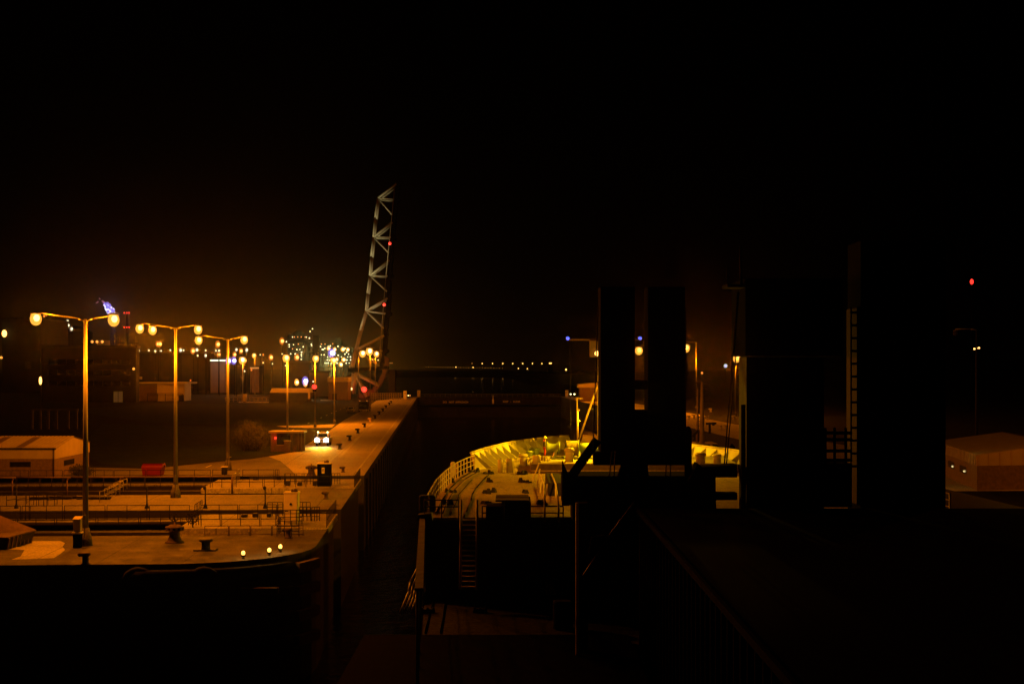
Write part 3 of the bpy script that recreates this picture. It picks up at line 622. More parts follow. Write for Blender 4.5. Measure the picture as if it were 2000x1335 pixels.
# scrub and bins beside the shed
def shrub(loc, rx, ry, h, n, label, name='shrub', leaf=.09, twig=1.0, lmat=m_leaf):
    q = thing(name, label, 'shrub', loc); bk = MB(); lf = MB()
    for i in range(int(60 * twig)):
        a = random.uniform(0, 6.283); rr = math.sqrt(random.random()); lean = rr
        base = V(loc) + V((math.cos(a) * rr * rx * .35, math.sin(a) * rr * ry * .35, 0))
        tip = V(loc) + V((math.cos(a) * rx * lean * random.uniform(.7, 1.05), math.sin(a) * ry * lean * random.uniform(.7, 1.05), h * (1 - .5 * lean ** 2) * random.uniform(.6, 1.05)))
        mid = base.lerp(tip, .5) + V((0, 0, h * .12)); bk.tube(base, mid, .035, .022, 4); bk.tube(mid, tip, .022, .008, 4)
        for _ in range(n // int(60 * twig)):
            f = random.uniform(.3, 1.08); c = base.lerp(tip, f) + V([random.gauss(0, .18 * min(rx, h) * .6) for _ in range(3)])
            if c.z < .05: c.z = random.uniform(.05, .5)
            d1 = V([random.gauss(0, 1) for _ in range(3)]).normalized(); d2 = d1.orthogonal().normalized(); s_ = leaf * random.uniform(.6, 1.5)
            lf.add([c - d1 * s_, c + d2 * s_ * .5, c + d1 * s_, c - d2 * s_ * .5], [(0, 1, 2, 3)])
    bk.build('branch', m_bark, q); lf.build('foliage', lmat, q); return q
p = g(160, 928); shrub(p, 1.6, 1.2, 1.25, 1800, 'dark scrubby bush at the corner of the store shed')
p = g(490, 880); shrub(p, 3.2, 2.2, 4.0, 6500, 'big bare twiggy bush on the lawn left of the brick shelter', leaf=.075, twig=3)
# red skip
p = g(297, 930); q = thing('skip', 'red steel skip with sloping sides standing on the apron', 'skip', p)
w, d = 2.15, 1.5
MB().add([(p[0] - w * .46, p[1], .06), (p[0] + w * .40, p[1], .06), (p[0] + w * .40, p[1] + d, .06), (p[0] - w * .46, p[1] + d, .06), (p[0] - w / 2 - .04, p[1] - .1, 1.0), (p[0] + w / 2 - .03, p[1] - .1, 1.0), (p[0] + w / 2 - .03, p[1] + d + .1, 1.0), (p[0] - w / 2 - .04, p[1] + d + .1, 1.0)], [(3, 2, 1, 0), (0, 1, 5, 4), (1, 2, 6, 5), (2, 3, 7, 6), (3, 0, 4, 7)]).build('body', m_red, q)
MB().add([(p[0] - w / 2 - .06, p[1] - .14, .98), (p[0] + w / 2, p[1] - .14, .98), (p[0] + w / 2 - .06, p[1] + .42, 1.34), (p[0] - w / 2 + .02, p[1] + .42, 1.34), (p[0] - w / 2 + .02, p[1] + d, 1.34), (p[0] + w / 2 - .06, p[1] + d, 1.34), (p[0] + w / 2, p[1] + d + .1, .98), (p[0] - w / 2 - .06, p[1] + d + .1, .98)], [(0, 1, 2, 3), (3, 2, 5, 4), (4, 5, 6, 7), (1, 6, 5, 2), (0, 3, 4, 7)]).build('lid', m_red, q)
b = MB(); b.box(p[0] - w / 2 - .12, p[0] + w / 2 + .1, p[1] + .3, p[1] + .42, 1.345, 1.42)
for s_ in (-1, 1): b.tube((p[0] + s_ * (w / 2 + .03), p[1] + .5, 1.1), (p[0] + s_ * (w / 2 + .2), p[1] + .5, 1.1), .07)
b.build('lifting_bar', m_dark, q)

# ================================================================== SHELTER
c = g(528, 882); cR = g(590, 882); Ys = c[1] + .3; xa, xb = c[0], cR[0]; hh = 2.55
q = thing('shelter', 'brick shelter with a flat overhanging roof and a red light beside the lawn', 'shelter', ((xa + xb) / 2, Ys, 0))
b = MB(); b.box(xa, xb - .8, Ys, Ys + .15, 0, .9); b.box(xa, xa + .15, Ys + .151, Ys + 2.4, 0, hh); b.box(xa + .151, xb, Ys + 2.25, Ys + 2.4, 0, hh); b.box(xa, xa + .8, Ys, Ys + .15, .901, hh); b.box(xb - 1.6, xb - 1.35, Ys, Ys + .15, .901, hh); b.build('wall', m_brick, q)
MB().bev(xa - .25, xb + .25, Ys - .3, Ys + 2.6, hh + .002, hh + .26, .02).build('roof', m_cream, q)
b = MB()
for s_ in (xb - .15, xb - .6): b.tube((s_, Ys + .1, 0), (s_, Ys + .1, hh), .05)
b.build('post', m_railpale, q)
MB().box(xa + .85, xb - 1.65, Ys + .05, Ys + .09, .92, hh - .3).build('window', m_glass, q)
MB().box(xa + .8, xb - 1.6, Ys - .04, Ys + .2, .88, .96).build('sill', m_cream, q)
p = at(538, 855, Ys - .12); MB().ball(p, .15, .1, .17).build('lamp', m_redl, q); plight((p[0], p[1] - .35, p[2]), 16, (1, .02, .01), .1, q)
q, X0, X1, p = cabinet('junction_box', 561, 883, .85, .5, 1.5, m_brick, 'pale rimmed box standing in front of the brick shelter', False, None, m_cream)

# ================================================================== VEHICLES
def vehicle(px, py, Wd, label, name, cat, prof, body_mat, cab_mat, head=True, scale=1.0, lightbar=False):
    p = g(px, py); q = thing(name, label, cat, p); X, Y = p[0], p[1]
    # body outline along y (front at Y, toward the camera), lofted across x with tucked sides
    def loft(pts, w0, w1, z0, z1, mat, nm):
        def wz(z): f = (z - z0) / (z1 - z0); return (w0 + (w1 - w0) * f) / 2
        b = MB(); b.rings([[(X + sgn * (wz(z) - ins), Y + y + (.0), z) for y, z in pts] for sgn, ins in ((-1, 0), (-1, -.0), (1, 0))][0:1] + [[(X + wz(z), Y + y, z) for y, z in pts]], False)
        return b.build(nm, mat, q)
    body, cab, wheels, z_c = prof
    zb = [z for _, z in body]; bd = loft(body, Wd, Wd * .97, min(zb), max(zb), body_mat, 'body')
    zc = [z for _, z in cab]; cb = loft(cab, Wd * .96, Wd * .80, min(zc), max(zc), cab_mat, 'cab')
    f0, f1 = cab[0], cab[1]; zc0, zc1 = min(zc), max(zc)
    def wz(z): f = (z - zc0) / (zc1 - zc0); return (Wd * .96 + (Wd * .80 - Wd * .96) * f) / 2
    def P(u, sgn, ins): y = f0[0] + (f1[0] - f0[0]) * u; z = f0[1] + (f1[1] - f0[1]) * u; return (X + sgn * (wz(z) - ins), Y + y - .015, z + .012)
    MB().add([P(.12, -1, .12), P(.12, 1, .12), P(.88, 1, .12), P(.88, -1, .12)], [(0, 1, 2, 3)]).build('windscreen', m_glass, q)
    for y, r in wheels:
        for sgn in (-1, 1):
            xc = X + sgn * (Wd / 2 - .13); tw = MB(); tw.tube((xc - .12, Y + y, r), (xc + .12, Y + y, r), r, n=18); o = tw.build('wheel', m_rubber, q)
            MB().tube((xc - .13, Y + y, r), (xc + .13, Y + y, r), r * .55, n=12).build('rim', m_pole, o)
    MB().bev(X - Wd / 2 + .05, X + Wd / 2 - .05, Y - .12, Y - .002, .42 * scale, .62 * scale, .03).build('bumper', m_dark, q)
    MB().box(X - .35, X + .35, Y - .02, Y - .003, .75 * scale, .95 * scale).build('grille', m_dark, q)
    for sgn in (-1, 1):
        MB().bev(X + sgn * (Wd / 2 + .12) - .1, X + sgn * (Wd / 2 + .12) + .1, Y + f0[0] + .1, Y + f0[0] + .2, f0[1] + .05, f0[1] + .35, .02).build('mirror', m_dark, q)
    return q, X, Y
body = [(0, .45), (-.0, 1.0), (.15, 1.12), (1.25, 1.2), (4.6, 1.2), (4.7, .5)]
cab = [(1.0, 1.19), (1.55, 1.86), (3.9, 1.88), (4.1, 1.19)]
q, X, Y = vehicle(628, 871, 1.86, 'white pickup with blazing headlights and roof lamps driving along the apron', 'pickup_truck', 'truck', (body, cab, [(.85, .38), (3.7, .38)], 0), m_carwhite, m_carwhite)
for sgn in (-1, 1):
    MB().ball((X + sgn * .66, Y - .02, .88), .37, .14, .36).build('headlight', m_head, q)
    MB().ball((X + sgn * .70, Y + 1.35, 2.0), .12, .08, .11).build('roof_lamp', emi('roof_lamp_glass', (1, .85, .4), 6), q)
    slight((X + sgn * .66, Y - .25, .88), (X + sgn * 1.2, Y - 26, -.5), 3800, (1, .60, .05), .9, .1, .8, q)
MB().bev(X - .38, X + .38, Y + 1.9, Y + 2.2, 1.89, 2.05, .04).build('light_bar', m_yellow, q)
plight((X, Y - 1.4, 1.6), 30, (1, .6, .1), .2, q)
q, X, Y = vehicle(684, 806, 1.75, 'small pale car parked on the grass beside the lorry', 'parked_car', 'car', ([(0, .35), (0, .75), (.3, .86), (1.2, .95), (3.9, .95), (4.1, .4)], [(1.0, .94), (1.7, 1.42), (3.0, 1.42), (3.7, .94)], [(.8, .31), (3.2, .31)], 0), m_carwhite, m_carwhite)
for sgn in (-1, 1): MB().ball((X + sgn * .62, Y - .01, .66), .13, .05, .1).build('headlight', m_glass, q)
q, X, Y = vehicle(709.5, 804, 2.4, 'dark lorry parked at the edge of the apron', 'lorry', 'lorry', ([(0, .5), (0, 1.3), (.1, 1.5), (2.2, 1.55), (8, 1.2), (8, .5)], [(.05, 1.49), (.3, 2.7), (2.0, 2.75), (2.15, 1.5)], [(1.2, .5), (5.8, .5), (7.0, .5)], 0), m_dark, m_dark)
for sgn in (-1, 1): MB().ball((X + sgn * .9, Y - .02, 1.0), .17, .06, .14).build('headlight', m_glass, q)
b = MB(); b.box(X - 1.2, X + 1.2, Y + 2.6, Y + 7.9, 1.25, 2.6); b.build('cargo_body', m_rust, q)
for dx in (-.9, .9): MB().ball((X + dx, Y + .3, 2.85), .09).build('roof_lamp', m_amber, q)
MB().box(X - 1.1, X + 1.1, Y - .16, Y - .13, .5, .62).build('plate_bar', m_offwhite, q)

# red signal on the lamp post behind the pickup
p = at(614, 755, 268.5); q = thing('traffic_signal', 'red signal lamp fixed to the post behind the pickup', 'signal', p)
MB().bev(p[0] - .35, p[0] + .35, p[1] + .05, p[1] + .4, p[2] - .9, p[2] + .6, .05).build('housing', m_black, q); MB().ball(p, .48, .2, .46).build('lamp', m_redl, q)
plight((p[0], p[1] - .8, p[2]), 30, (1, .02, .01), .2, q)

# ================================================================== FAR SIDE OF THE LEFT BANK
# pale flat building with a bright front
p = g(312, 783); q = thing('workshop', 'flat roofed workshop with a bright cream end wall beyond the lawn', 'building', p); k = p[1] / F
Y = p[1]; 
MB().box(at(257, 0, Y)[0], at(305.5, 0, Y)[0], Y + 1.5, Y + 14, 0, 5.5).build('wall', m_brick, q)
b = MB(); b.add([(at(306, 0, Y)[0], Y + .5, 0), (at(355, 0, Y)[0], Y + 4, 0), (at(355, 0, Y)[0], Y + 14, 0), (at(306, 0, Y)[0], Y + 14, 0), (at(306, 0, Y)[0], Y + .5, 5.9), (at(355, 0, Y)[0], Y + 4, 5.9), (at(355, 0, Y)[0], Y + 14, 5.9), (at(306, 0, Y)[0], Y + 14, 5.9)], [(0, 1, 5, 4), (1, 2, 6, 5), (2, 3, 7, 6), (3, 0, 4, 7), (4, 5, 6, 7)]); b.build('end_wall', m_cream, q)
MB().box(at(268, 0, Y)[0], at(366, 0, Y)[0], Y - .6, Y + 15, 5.92, 6.45).build('roof', m_cream, q)
MB().box(at(257, 0, Y)[0], at(266, 0, Y)[0], Y + 5, Y + 8, 7.4, 8.3).build('vent_box', m_cream, q)
MB().box(at(350, 0, Y)[0], at(360, 0, Y)[0], Y - .8, Y - .4, 0, 2.2).build('bin_store', m_dark, q)
b = MB()
for zz in (2.0, 2.6): b.tube((at(290, 0, Y)[0], Y - 1.5, zz), (at(358, 0, Y)[0], Y - 1.5, zz), .1)
for px in (290, 310, 325, 340, 358): b.tube((at(px, 0, Y)[0], Y - 1.5, 0), (at(px, 0, Y)[0], Y - 1.5, 2.6), .1)
tag(b.build('railing', m_rail), 'dark two bar railing in front of the cream workshop wall', 'railing')
plight((at(335, 0, Y)[0] + 2, Y - 16, 10), QP * .7)  # light added to brighten the workshop end wall, no lamp here
# rounded roof shed
p = g(566, 784.5); Y = p[1]; xa, xb = at(525.5, 0, Y)[0], at(607, 0, Y)[0]
q = thing('boat_shed', 'long low shed with a pale rounded roof edge beyond the lawn', 'shed', p)
MB().box(xa + .3, xb - .8, Y, Y + 7, 0, 3.0).build('wall', m_far, q)
b = MB(); b.rings([[(xa + .25, Y - .3, 3.1), (xa + .9, Y - .15, 4.5), (xb - .7, Y - .15, 4.5), (xb - .15, Y - .25, 3.9), (xb - .15, Y - .3, 3.1)], [(xa + .25, Y + 7.2, 3.1), (xa + .9, Y + 7.2, 4.5), (xb - .7, Y + 7.2, 4.5), (xb - .15, Y + 7.2, 3.9), (xb - .15, Y + 7.2, 3.1)]], False); b.build('roof', m_cream, q)
MB().box(xb - .9, xb - .2, Y - .25, Y - .02, 1.0, 3.08).build('downpipe', m_cream, q)
plight((at(560, 0, Y)[0], Y - 16, 10), QP * 1.6)  # bare light put in front to brighten the rounded roof edge
# control house beside the bridge
p = g(659, 781); Y = p[1]; xa, xb = at(641, 0, Y)[0], at(680, 0, Y)[0]
q = thing('bridge_house', 'brick machine house with a pale roof edge left of the bridge', 'building', p)
MB().box(xa, xb, Y, Y + 9, 0, 6.4).build('wall', m_brick, q); MB().box(xa - .2, xb + .2, Y - .3, Y + 9.2, 6.41, 8.0).build('fascia', rib_mat('ribbed_fascia', (.40, .36, .28), .8), q)
MB().box(xa + 1.5, xa + 3, Y - .06, Y - .003, 0, 2.3).build('door', m_dark, q)
# white gate box on the road behind
p = g(477, 785); q = thing('barrier_box', 'pale roadside box behind low barriers under the distant lamp posts', 'box', p)
MB().bev(p[0] - .55, p[0] + .55, p[1], p[1] + 1, .3, 2.7, .05).build('body', m_cream, q); MB().box(p[0] - .4, p[0] + .4, p[1] + .1, p[1] + .8, 0, .3).build('foot', m_dark, q)
b = MB()
for zz in (.8, 1.5): b.tube(g(440, 785)[:2] + (zz,), g(525, 785)[:2] + (zz,), .09)
for px in range(440, 526, 8): c = g(px, 785); b.tube(c, (c[0], c[1], 1.5), .08)
tag(b.build('barrier', m_railpale), 'low pale post and rail barrier left of the rounded shed', 'barrier')
b = MB(); b.flat([g(466, 786), g(525, 786), g(525, 783.5), g(466, 783.5)], .01); b.flat([g(626, 782), g(656, 782), g(656, 780.4), g(626, 780.4)], .01); struct(b.build('pale_path', m_pale))
# dark office block and process hall at the far left
def block(px0, px1, py1, Yb, depth, label, mat=m_far, bands=3, cat='building', name='industrial_hall', winrow=True):
    xa, xb = at(px0, 0, Yb)[0], at(px1, 0, Yb)[0]; zt = at(0, py1, Yb)[2]
    q = thing(name, label, cat, ((xa + xb) / 2, Yb, 0))
    MB().box(xa, xb, Yb, Yb + depth, 0, zt).build('wall', mat, q)
    MB().box(xa - .4, xb + .4, Yb - .4, Yb + depth + .4, zt + .01, zt + .9).build('roof', m_far2, q)
    if winrow:
        for k in range(bands):
            z0 = zt * (.3 + .2 * k); w = MB().box(xa + 2, xb - 2, Yb - .12, Yb - .003, z0, z0 + zt * .09).build('window_band', m_glass, q)
            b = MB()
            for i in range(int((xb - xa) / 3)): b.box(xa + 2 + i * 3, xa + 2.2 + i * 3, Yb - .2, Yb - .121, z0, z0 + zt * .09)
            b.build('mullion', m_far2, w)
    return q, xa, xb, zt
q, xa, xb, zt = block(82, 266, 679, 470, 4, 'broad dark office block with window bands behind the left lamp posts')
for px in (180, 189.5, 199.5): MB().ball(at(px, 667, 471), .45).build('lamp', m_amber, q)
MB().box(at(183, 0, 470)[0], at(198, 0, 470)[0], 474, 480, zt + .9, zt + 2.6).build('plant_room', m_cream, q)
b = MB()
for i in range(9): x_ = at(228 + i * 4.5, 0, 470)[0]; b.box(x_, x_ + .15, 472, 472.3, zt + .9, zt + random.uniform(1.5, 5))
b.box(at(226, 0, 470)[0], at(268, 0, 470)[0], 472, 472.2, zt + 1.6, zt + 1.8); b.build('roof_rail', m_far2, q)
MB().ball(at(261, 720, 469.5), .42).build('wall_lamp', m_amber, q)
for x0_ in (222, 231.5): MB().box(at(x0_, 0, 470)[0], at(x0_ + 8, 0, 470)[0], 469.85, 469.99, at(0, 786, 470)[2], at(0, 764, 470)[2]).build('lit_window', emi('dim_window', (1, .5, .14), .035), q)
q, xa, xb, zt = block(4, 79, 625, 640, 40, 'tall dark process hall at the left edge of the skyline', winrow=False)
MB().ball(at(8.5, 651, 638), 1.1, 1, 1.6).build('lamp', m_sodfar, q); MB().ball(at(2.5, 698, 638), .6).build('lamp', m_amber, q)
MB().box(at(50, 0, 640)[0], at(63, 0, 640)[0], 639, 639.9, at(0, 720, 640)[2], at(0, 706, 640)[2]).build('louvre', m_far2, q)
c = at(79, 743, 300); q = thing('yard_lamp', 'single tall orange lamp hanging in the dark at the far left', 'lamp mast', (c[0], c[1], 0))
MB().tube((c[0], c[1], 0), (c[0], c[1], c[2] - .9), .1).build('pole', m_dark, q); MB().ball(c, .3, .3, .85).build('lamp', m_sodfar, q)
# concrete portal frame wall below the office
p = g(112, 838); q = thing('portal_frame', 'row of faint concrete portal columns behind the store shed', 'frame', p); Y = p[1]
for px in (62, 78, 93.5, 110, 133, 149): x_ = at(px, 0, Y)[0]; MB().box(x_ - .18, x_ + .18, Y, Y + .4, 0, 3.5).build('column', m_far2, q)
MB().box(at(60, 0, Y)[0], at(152, 0, Y)[0], Y - .02, Y + .42, 3.51, 3.8).build('beam', m_far2, q)
# storage tank with domed top
c = at(130, 700, 900); q = thing('storage_tank', 'dark domed storage tank beyond the office block', 'tank', (c[0], c[1], 0)); zt = at(0, 648, 900)[2]
MB().lathe((c[0], c[1], 0), [(16, 0), (16, zt), (15.6, zt + .1)], 32).build('shell', m_far, q); MB().lathe((c[0], c[1], zt + .1), [(16.2, 0), (13, 2), (8, 3.6), (1, 4.4)], 32).build('dome', m_far2, q)
# flare stack
Yf = 1300; p = at(222, 760, Yf); p = (p[0], Yf, 0); zt = at(0, 622, Yf)[2]
q = thing('flare_stack', 'lattice flare tower with a violet gas flame blowing left', 'flare stack', p)
MB().tube(p, (p[0], p[1], zt), 1.0, .8).build('riser', m_far2, q)
b = MB()
for k in range(7):
    z0, z1 = zt * .95 * k / 7, zt * .95 * (k + 1) / 7; r0, r1 = 6 - 4 * k / 7, 6 - 4 * (k + 1) / 7
    for a in range(4):
        p0 = (p[0] + r0 * math.cos(a * 1.571 + .78), p[1] + r0 * math.sin(a * 1.571 + .78), z0); p1 = (p[0] + r1 * math.cos(a * 1.571 + .78), p[1] + r1 * math.sin(a * 1.571 + .78), z1); p2 = (p[0] + r1 * math.cos(a * 1.571 + 2.35), p[1] + r1 * math.sin(a * 1.571 + 2.35), z1)
        b.bar(p0, p1, .5, .5); b.bar(p0, p2, .35, .35); b.bar(p1, p2, .35, .35)
b.build('lattice', m_far2, q)
def flame(pts, mat, nm, seed):
    rnd = random.Random(seed); b = MB()
    for (x0, y0, r0), (x1, y1, r1) in zip(pts, pts[1:]):
        for k in range(9):
            f = k / 9; r = (r0 + (r1 - r0) * f); 
            for _ in range(4): c = at(x0 + (x1 - x0) * f + rnd.gauss(0, r * .45), y0 + (y1 - y0) * f + rnd.gauss(0, r * .45), Yf + rnd.gauss(0, 1)); rr = r * rnd.uniform(.25, .6) / F * Yf; b.ball(c, rr * rnd.uniform(.7, 1.4), rr, rr * rnd.uniform(.7, 1.3), 7, 5)
    b.build(nm, mat, q)
flame([(223, 614, 5.0), (217, 606, 6.0), (211, 598, 5.0), (204, 592, 3.0)], m_flame, 'flame', 3)
flame([(222, 615, 4.6), (215, 607, 5.8), (209, 599, 4.0), (203, 593, 2.0)], emi('flame_core', (.80, .76, 1), 1.3), 'flame_core', 8)
flame([(203, 590, 1.8), (199, 587, 1.1)], m_flame2, 'flame_wisp', 4)
flame([(196, 584, .9), (193, 582, .7)], m_flame2, 'flame_wisp', 6)
flame([(192, 589, .9), (187, 592, .6)], m_flame2, 'flame_wisp', 5)
plight((at(214, 604, Yf - 15)), 8000, (.5, .45, 1), 3)
# red obstruction lights chimney
p = at(249, 760, 1500); p = (p[0], 1500, 0); q = thing('chimney', 'thin dark chimney marked by two rows of red lights', 'chimney', p); zt = at(0, 608, 1500)[2]
MB().tube(p, (p[0], p[1], zt), 2.2, 1.6, 14).build('stack', m_far2, q)
for py in (611, 639): 
    for dx in (-2.6, 0, 2.6): MB().ball((p[0] + dx, 1497, at(0, py, 1500)[2]), .75).build('lamp', m_redl, q)

# ---------- yard lights beyond the lawn
YM = {'o': m_sodfar, 'a': m_amber, 'w': m_pale_l, 'W': m_warm, 'B': m_cool, 'r': m_redl}
YN = {'o': 'orange', 'a': 'dim amber', 'w': 'pale', 'W': 'warm white', 'B': 'blue white', 'r': 'red'}
YL = [(83, 632, 'o', 8), (86, 617, 'a', 5), (90.5, 615, 'a', 4), (132, 627, 'w', 6), (133.5, 635, 'w', 6), (139.5, 642, 'w', 7), (106.5, 638, 'a', 3.5),
      (270.6, 684.5, 'w', 6), (290.6, 684, 'w', 4), (303, 685.5, 'w', 5), (314, 685.3, 'w', 5), (332.5, 683.5, 'w', 4), (352.5, 683.5, 'w', 7), (358.5, 683.8, 'w', 4),
      (308, 671.5, 'o', 9), (312.5, 671.5, 'o', 9), (376.5, 685, 'o', 10), (384.5, 683.2, 'w', 7), (371.5, 698.5, 'o', 10), (386, 694, 'w', 4), (401.5, 684, 'w', 4), (401.5, 694, 'w', 6),
      (425.3, 672, 'o', 11), (427, 692, 'o', 9), (421.5, 684.5, 'w', 4), (427.5, 684.5, 'w', 5), (458, 692, 'o', 9), (461.5, 682.5, 'w', 6), (470.5, 685, 'o', 9), (481.5, 683, 'w', 7),
      (446, 704, 'B', 12), (456.5, 704, 'B', 12), (478, 703.5, 'o', 9), (529, 697.5, 'o', 10), (514, 692.5, 'a', 4), (508, 692.5, 'w', 3), (532, 710, 'w', 3), (477.5, 724.5, 'w', 4), (514, 708, 'w', 3), (491, 722, 'a', 4),
      (550.5, 665.7, 'o', 11), (579.5, 697.5, 'o', 11), (597, 712, 'w', 8), (579.5, 746, 'W', 10), (596, 743.5, 'B', 14), (596.5, 749, 'W', 9), (611.5, 744.7, 'w', 4), (578, 730.5, 'a', 3.5),
      (648, 689, 'B', 17), (641.5, 680, 'W', 8), (653.5, 682, 'W', 8), (669.5, 682, 'W', 9), (679, 682.5, 'W', 8), (649.5, 702.5, 'W', 10), (656.5, 701.5, 'W', 9), (671, 702, 'W', 9), (665.5, 711.5, 'W', 9), (694.5, 691, 'o', 9),
      (726, 703, 'o', 8), (694, 703.5, 'w', 4), (372, 772.5 - 30, 'r', 3.5), (686, 759, 'W', 6)]
seen = {}
for px, py, k_, s_ in YL:
    Yy = 560 + (px * 37 % 97) * 2.2 if py < 735 else (505 + px % 10)
    if px < 150: Yy = 700
    if 540 < px < 690 and py < 720: Yy = 800
    c = at(px, py, Yy); r = s_ * .46 / F * Yy
    key = (YN[k_], 'big' if s_ > 8 else 'small')
    q = thing('yard_lamp', '%s %s lamp on a mast among the lights of the works' % (key[1], key[0]), 'lamp mast', (c[0], c[1], 0), '%s %s lamps of the works' % key)
    MB().tube((c[0], c[1] + r * 1.5, 0), (c[0], c[1] + r * 1.5, c[2] + r * .3), .16, .1, 6).build('pole', m_black, q)
    kz = 1.45 if px < 600 else 1.15; MB().ball(c, r, r, r * kz, 10, 8).build('glow_shell', {'o': g_or2, 'a': g_or2, 'w': g_wh, 'W': g_or, 'B': g_bl, 'r': g_or2}[k_], q); MB().ball((c[0] + r * .2, c[1], c[2]), r * .6, r * .6, r * .62, 10, 8).build('lamp', YM[k_], q)  # outer shell sized to the lamp's glare, not to real glass
    if s_ >= 9 and k_ in 'oWB': plight((c[0], c[1] - r * 2.2, c[2] - r * 1.8), 2600 if k_ != 'B' else 800, {'o': SOD, 'W': (1, .5, .1), 'B': (1, .8, .6)}[k_], r * .6, q)

# ---------- loading hall with a bright strip
q, xa, xb, zt = block(411, 441, 706, 640, 5, 'low pale hall with a bright light strip under its roof', m_brick, name='loading_hall', winrow=False)
MB().box(xa, xb, 639.2, 639.55, at(0, 704.8, 640)[2], at(0, 702.2, 640)[2]).build('light_strip', emi('strip_light', (.85, 1, .75), 1.6), q)
plight((at(426, 716, 634)), 350, (.9, 1, .8), 1)
q, xa, xb, zt = block(489, 506, 718, 645, 10, 'small hut with glowing orange windows under the distant lamps', m_brick, name='gate_hut', winrow=False)
MB().box(xa, xb, 644.2, 644.55, at(0, 719.5, 645)[2], at(0, 717, 645)[2]).build('lit_window', m_litwin, q)
block(560, 604, 708, 620, 6, 'low dark store building in front of the refinery', m_far, name='store_building', winrow=False)
block(604, 640, 728, 560, 5, 'dark brick outbuilding behind the red signal', m_brick, name='store_building', winrow=False)
block(268, 412, 690, 700, 8, 'long dark warehouse roof below the pale yard lamps', m_far, name='warehouse', winrow=False)
# ---------- refinery
def lamps(q, pts, Y):
    for px, py, k_ in pts:
        c = at(530 + px * .1199, 620 + py * .1199, Y - 14); r = {'w': 1.05, 'r': .95, 's': .8}[k_] / F * Y * 1.05
        MB().ball(c, r, r, r, 8, 6).build('lamp', {'w': m_pale_l, 'r': m_amber, 's': m_pale_l}[k_], q)
Yr = 1500
def frame(q, px0, px1, py0, py1, Y, nx, nz, d=18, mat=m_far2, w=.5):
    xa, xb = at(px0, 0, Y)[0], at(px1, 0, Y)[0]; zt = at(0, py0, Y)[2]; zb = max(0, at(0, py1, Y)[2]); b = MB()
    for i in range(nx + 1):
        x_ = xa + (xb - xa) * i / nx
        for y_ in (Y, Y + d): b.box(x_ - w, x_ + w, y_ - w, y_ + w, zb, zt)
    b.build('column', mat, q); b = MB()
    for k in range(nz + 1):
        z_ = zb + (zt - zb) * k / nz; b.box(xa - w, xb + w, Y - w - .3, Y + d + w + .3, z_ - .4, z_ + .4)
    b.build('floor', mat, q)
c = at(585, 0, Yr); q = thing('process_unit', 'left refinery process unit with rows of red and pale lamps', 'refinery unit', (c[0], Yr, 0))
frame(q, 562, 609, 664, 720, Yr, 5, 5); 
for px, rr, py in ((570, 5, 655), (583, 7, 650), (597, 5, 668)): c = at(px, 0, Yr + 9); MB().lathe((c[0], c[1], 0), [(rr, 0), (rr, at(0, py, Yr)[2]), (rr * .5, at(0, py, Yr)[2] + 3)], 16).build('column_vessel', m_far2, q)
MB().bar(at(561, 669, Yr - 5), at(613, 664.5, Yr - 5), 2, 1.6).build('conveyor', m_far, q)
lamps(q, [(670, 183, 'w'), (630, 225, 'w'), (620, 333, 'w'), (375, 315, 'r'), (430, 315, 'r'), (487, 315, 'r'), (548, 315, 'r'), (345, 317, 's'), (570, 318, 's'), (245, 392, 'w'), (290, 440, 'w'), (360, 440, 's'), (292, 475, 'w'), (520, 475, 'w'), (650, 430, 's'), (655, 452, 'w'), (415, 520, 'w'), (345, 508, 'r'), (178, 590, 'w'), (315, 588, 'w'), (388, 590, 'w'), (493, 562, 'w'), (488, 602, 'w'), (490, 630, 's'), (488, 678, 'w'), (20, 748, 's'), (230, 780, 'w'), (305, 788, 's'), (505, 787, 's'), (465, 518, 's'), (685, 640, 's'), (440, 430, 'r')], Yr)
c = at(619, 0, Yr); q = thing('signal_tower', 'dark slim tower with crossing platforms between the two refinery units', 'tower', (c[0], 900, 0))
x_ = at(618, 0, 900)[0]; b = MB(); b.box(x_ - 2, x_ + 2, 898, 902, 0, at(0, 655, 900)[2]); b.build('shaft', m_far, q)
b = MB()
for py, w in ((657.5, 5), (689, 9), (683, 6)): z_ = at(0, py, 900)[2]; b.box(x_ - w / F * 900, x_ + w / F * 900, 896, 904, z_ - .5, z_ + .5)
b.build('platform', m_far, q)
c = at(655, 0, Yr); q = thing('process_unit', 'right refinery process unit, floodlit pale with many lamps', 'refinery unit', (c[0], Yr, 0))
frame(q, 626, 640, 674, 716, Yr, 2, 5); frame(q, 642, 664, 675, 716, Yr + 2, 4, 6); frame(q, 667, 688, 678, 716, Yr, 3, 5, mat=m_far2)
MB().box(at(628, 0, Yr)[0], at(662, 0, Yr)[0], Yr + 22, Yr + 40, 0, at(0, 677, Yr)[2]).build('hall', pmat('pale_cladding', (.22, .24, .2), .7), q)
for px, rr, py in ((661, 4, 664), (674, 5, 676)): c = at(px, 0, Yr + 9); MB().lathe((c[0], c[1], 0), [(rr, 0), (rr, at(0, py, Yr)[2]), (rr * .4, at(0, py, Yr)[2] + 3)], 16).build('column_vessel', m_far2, q)
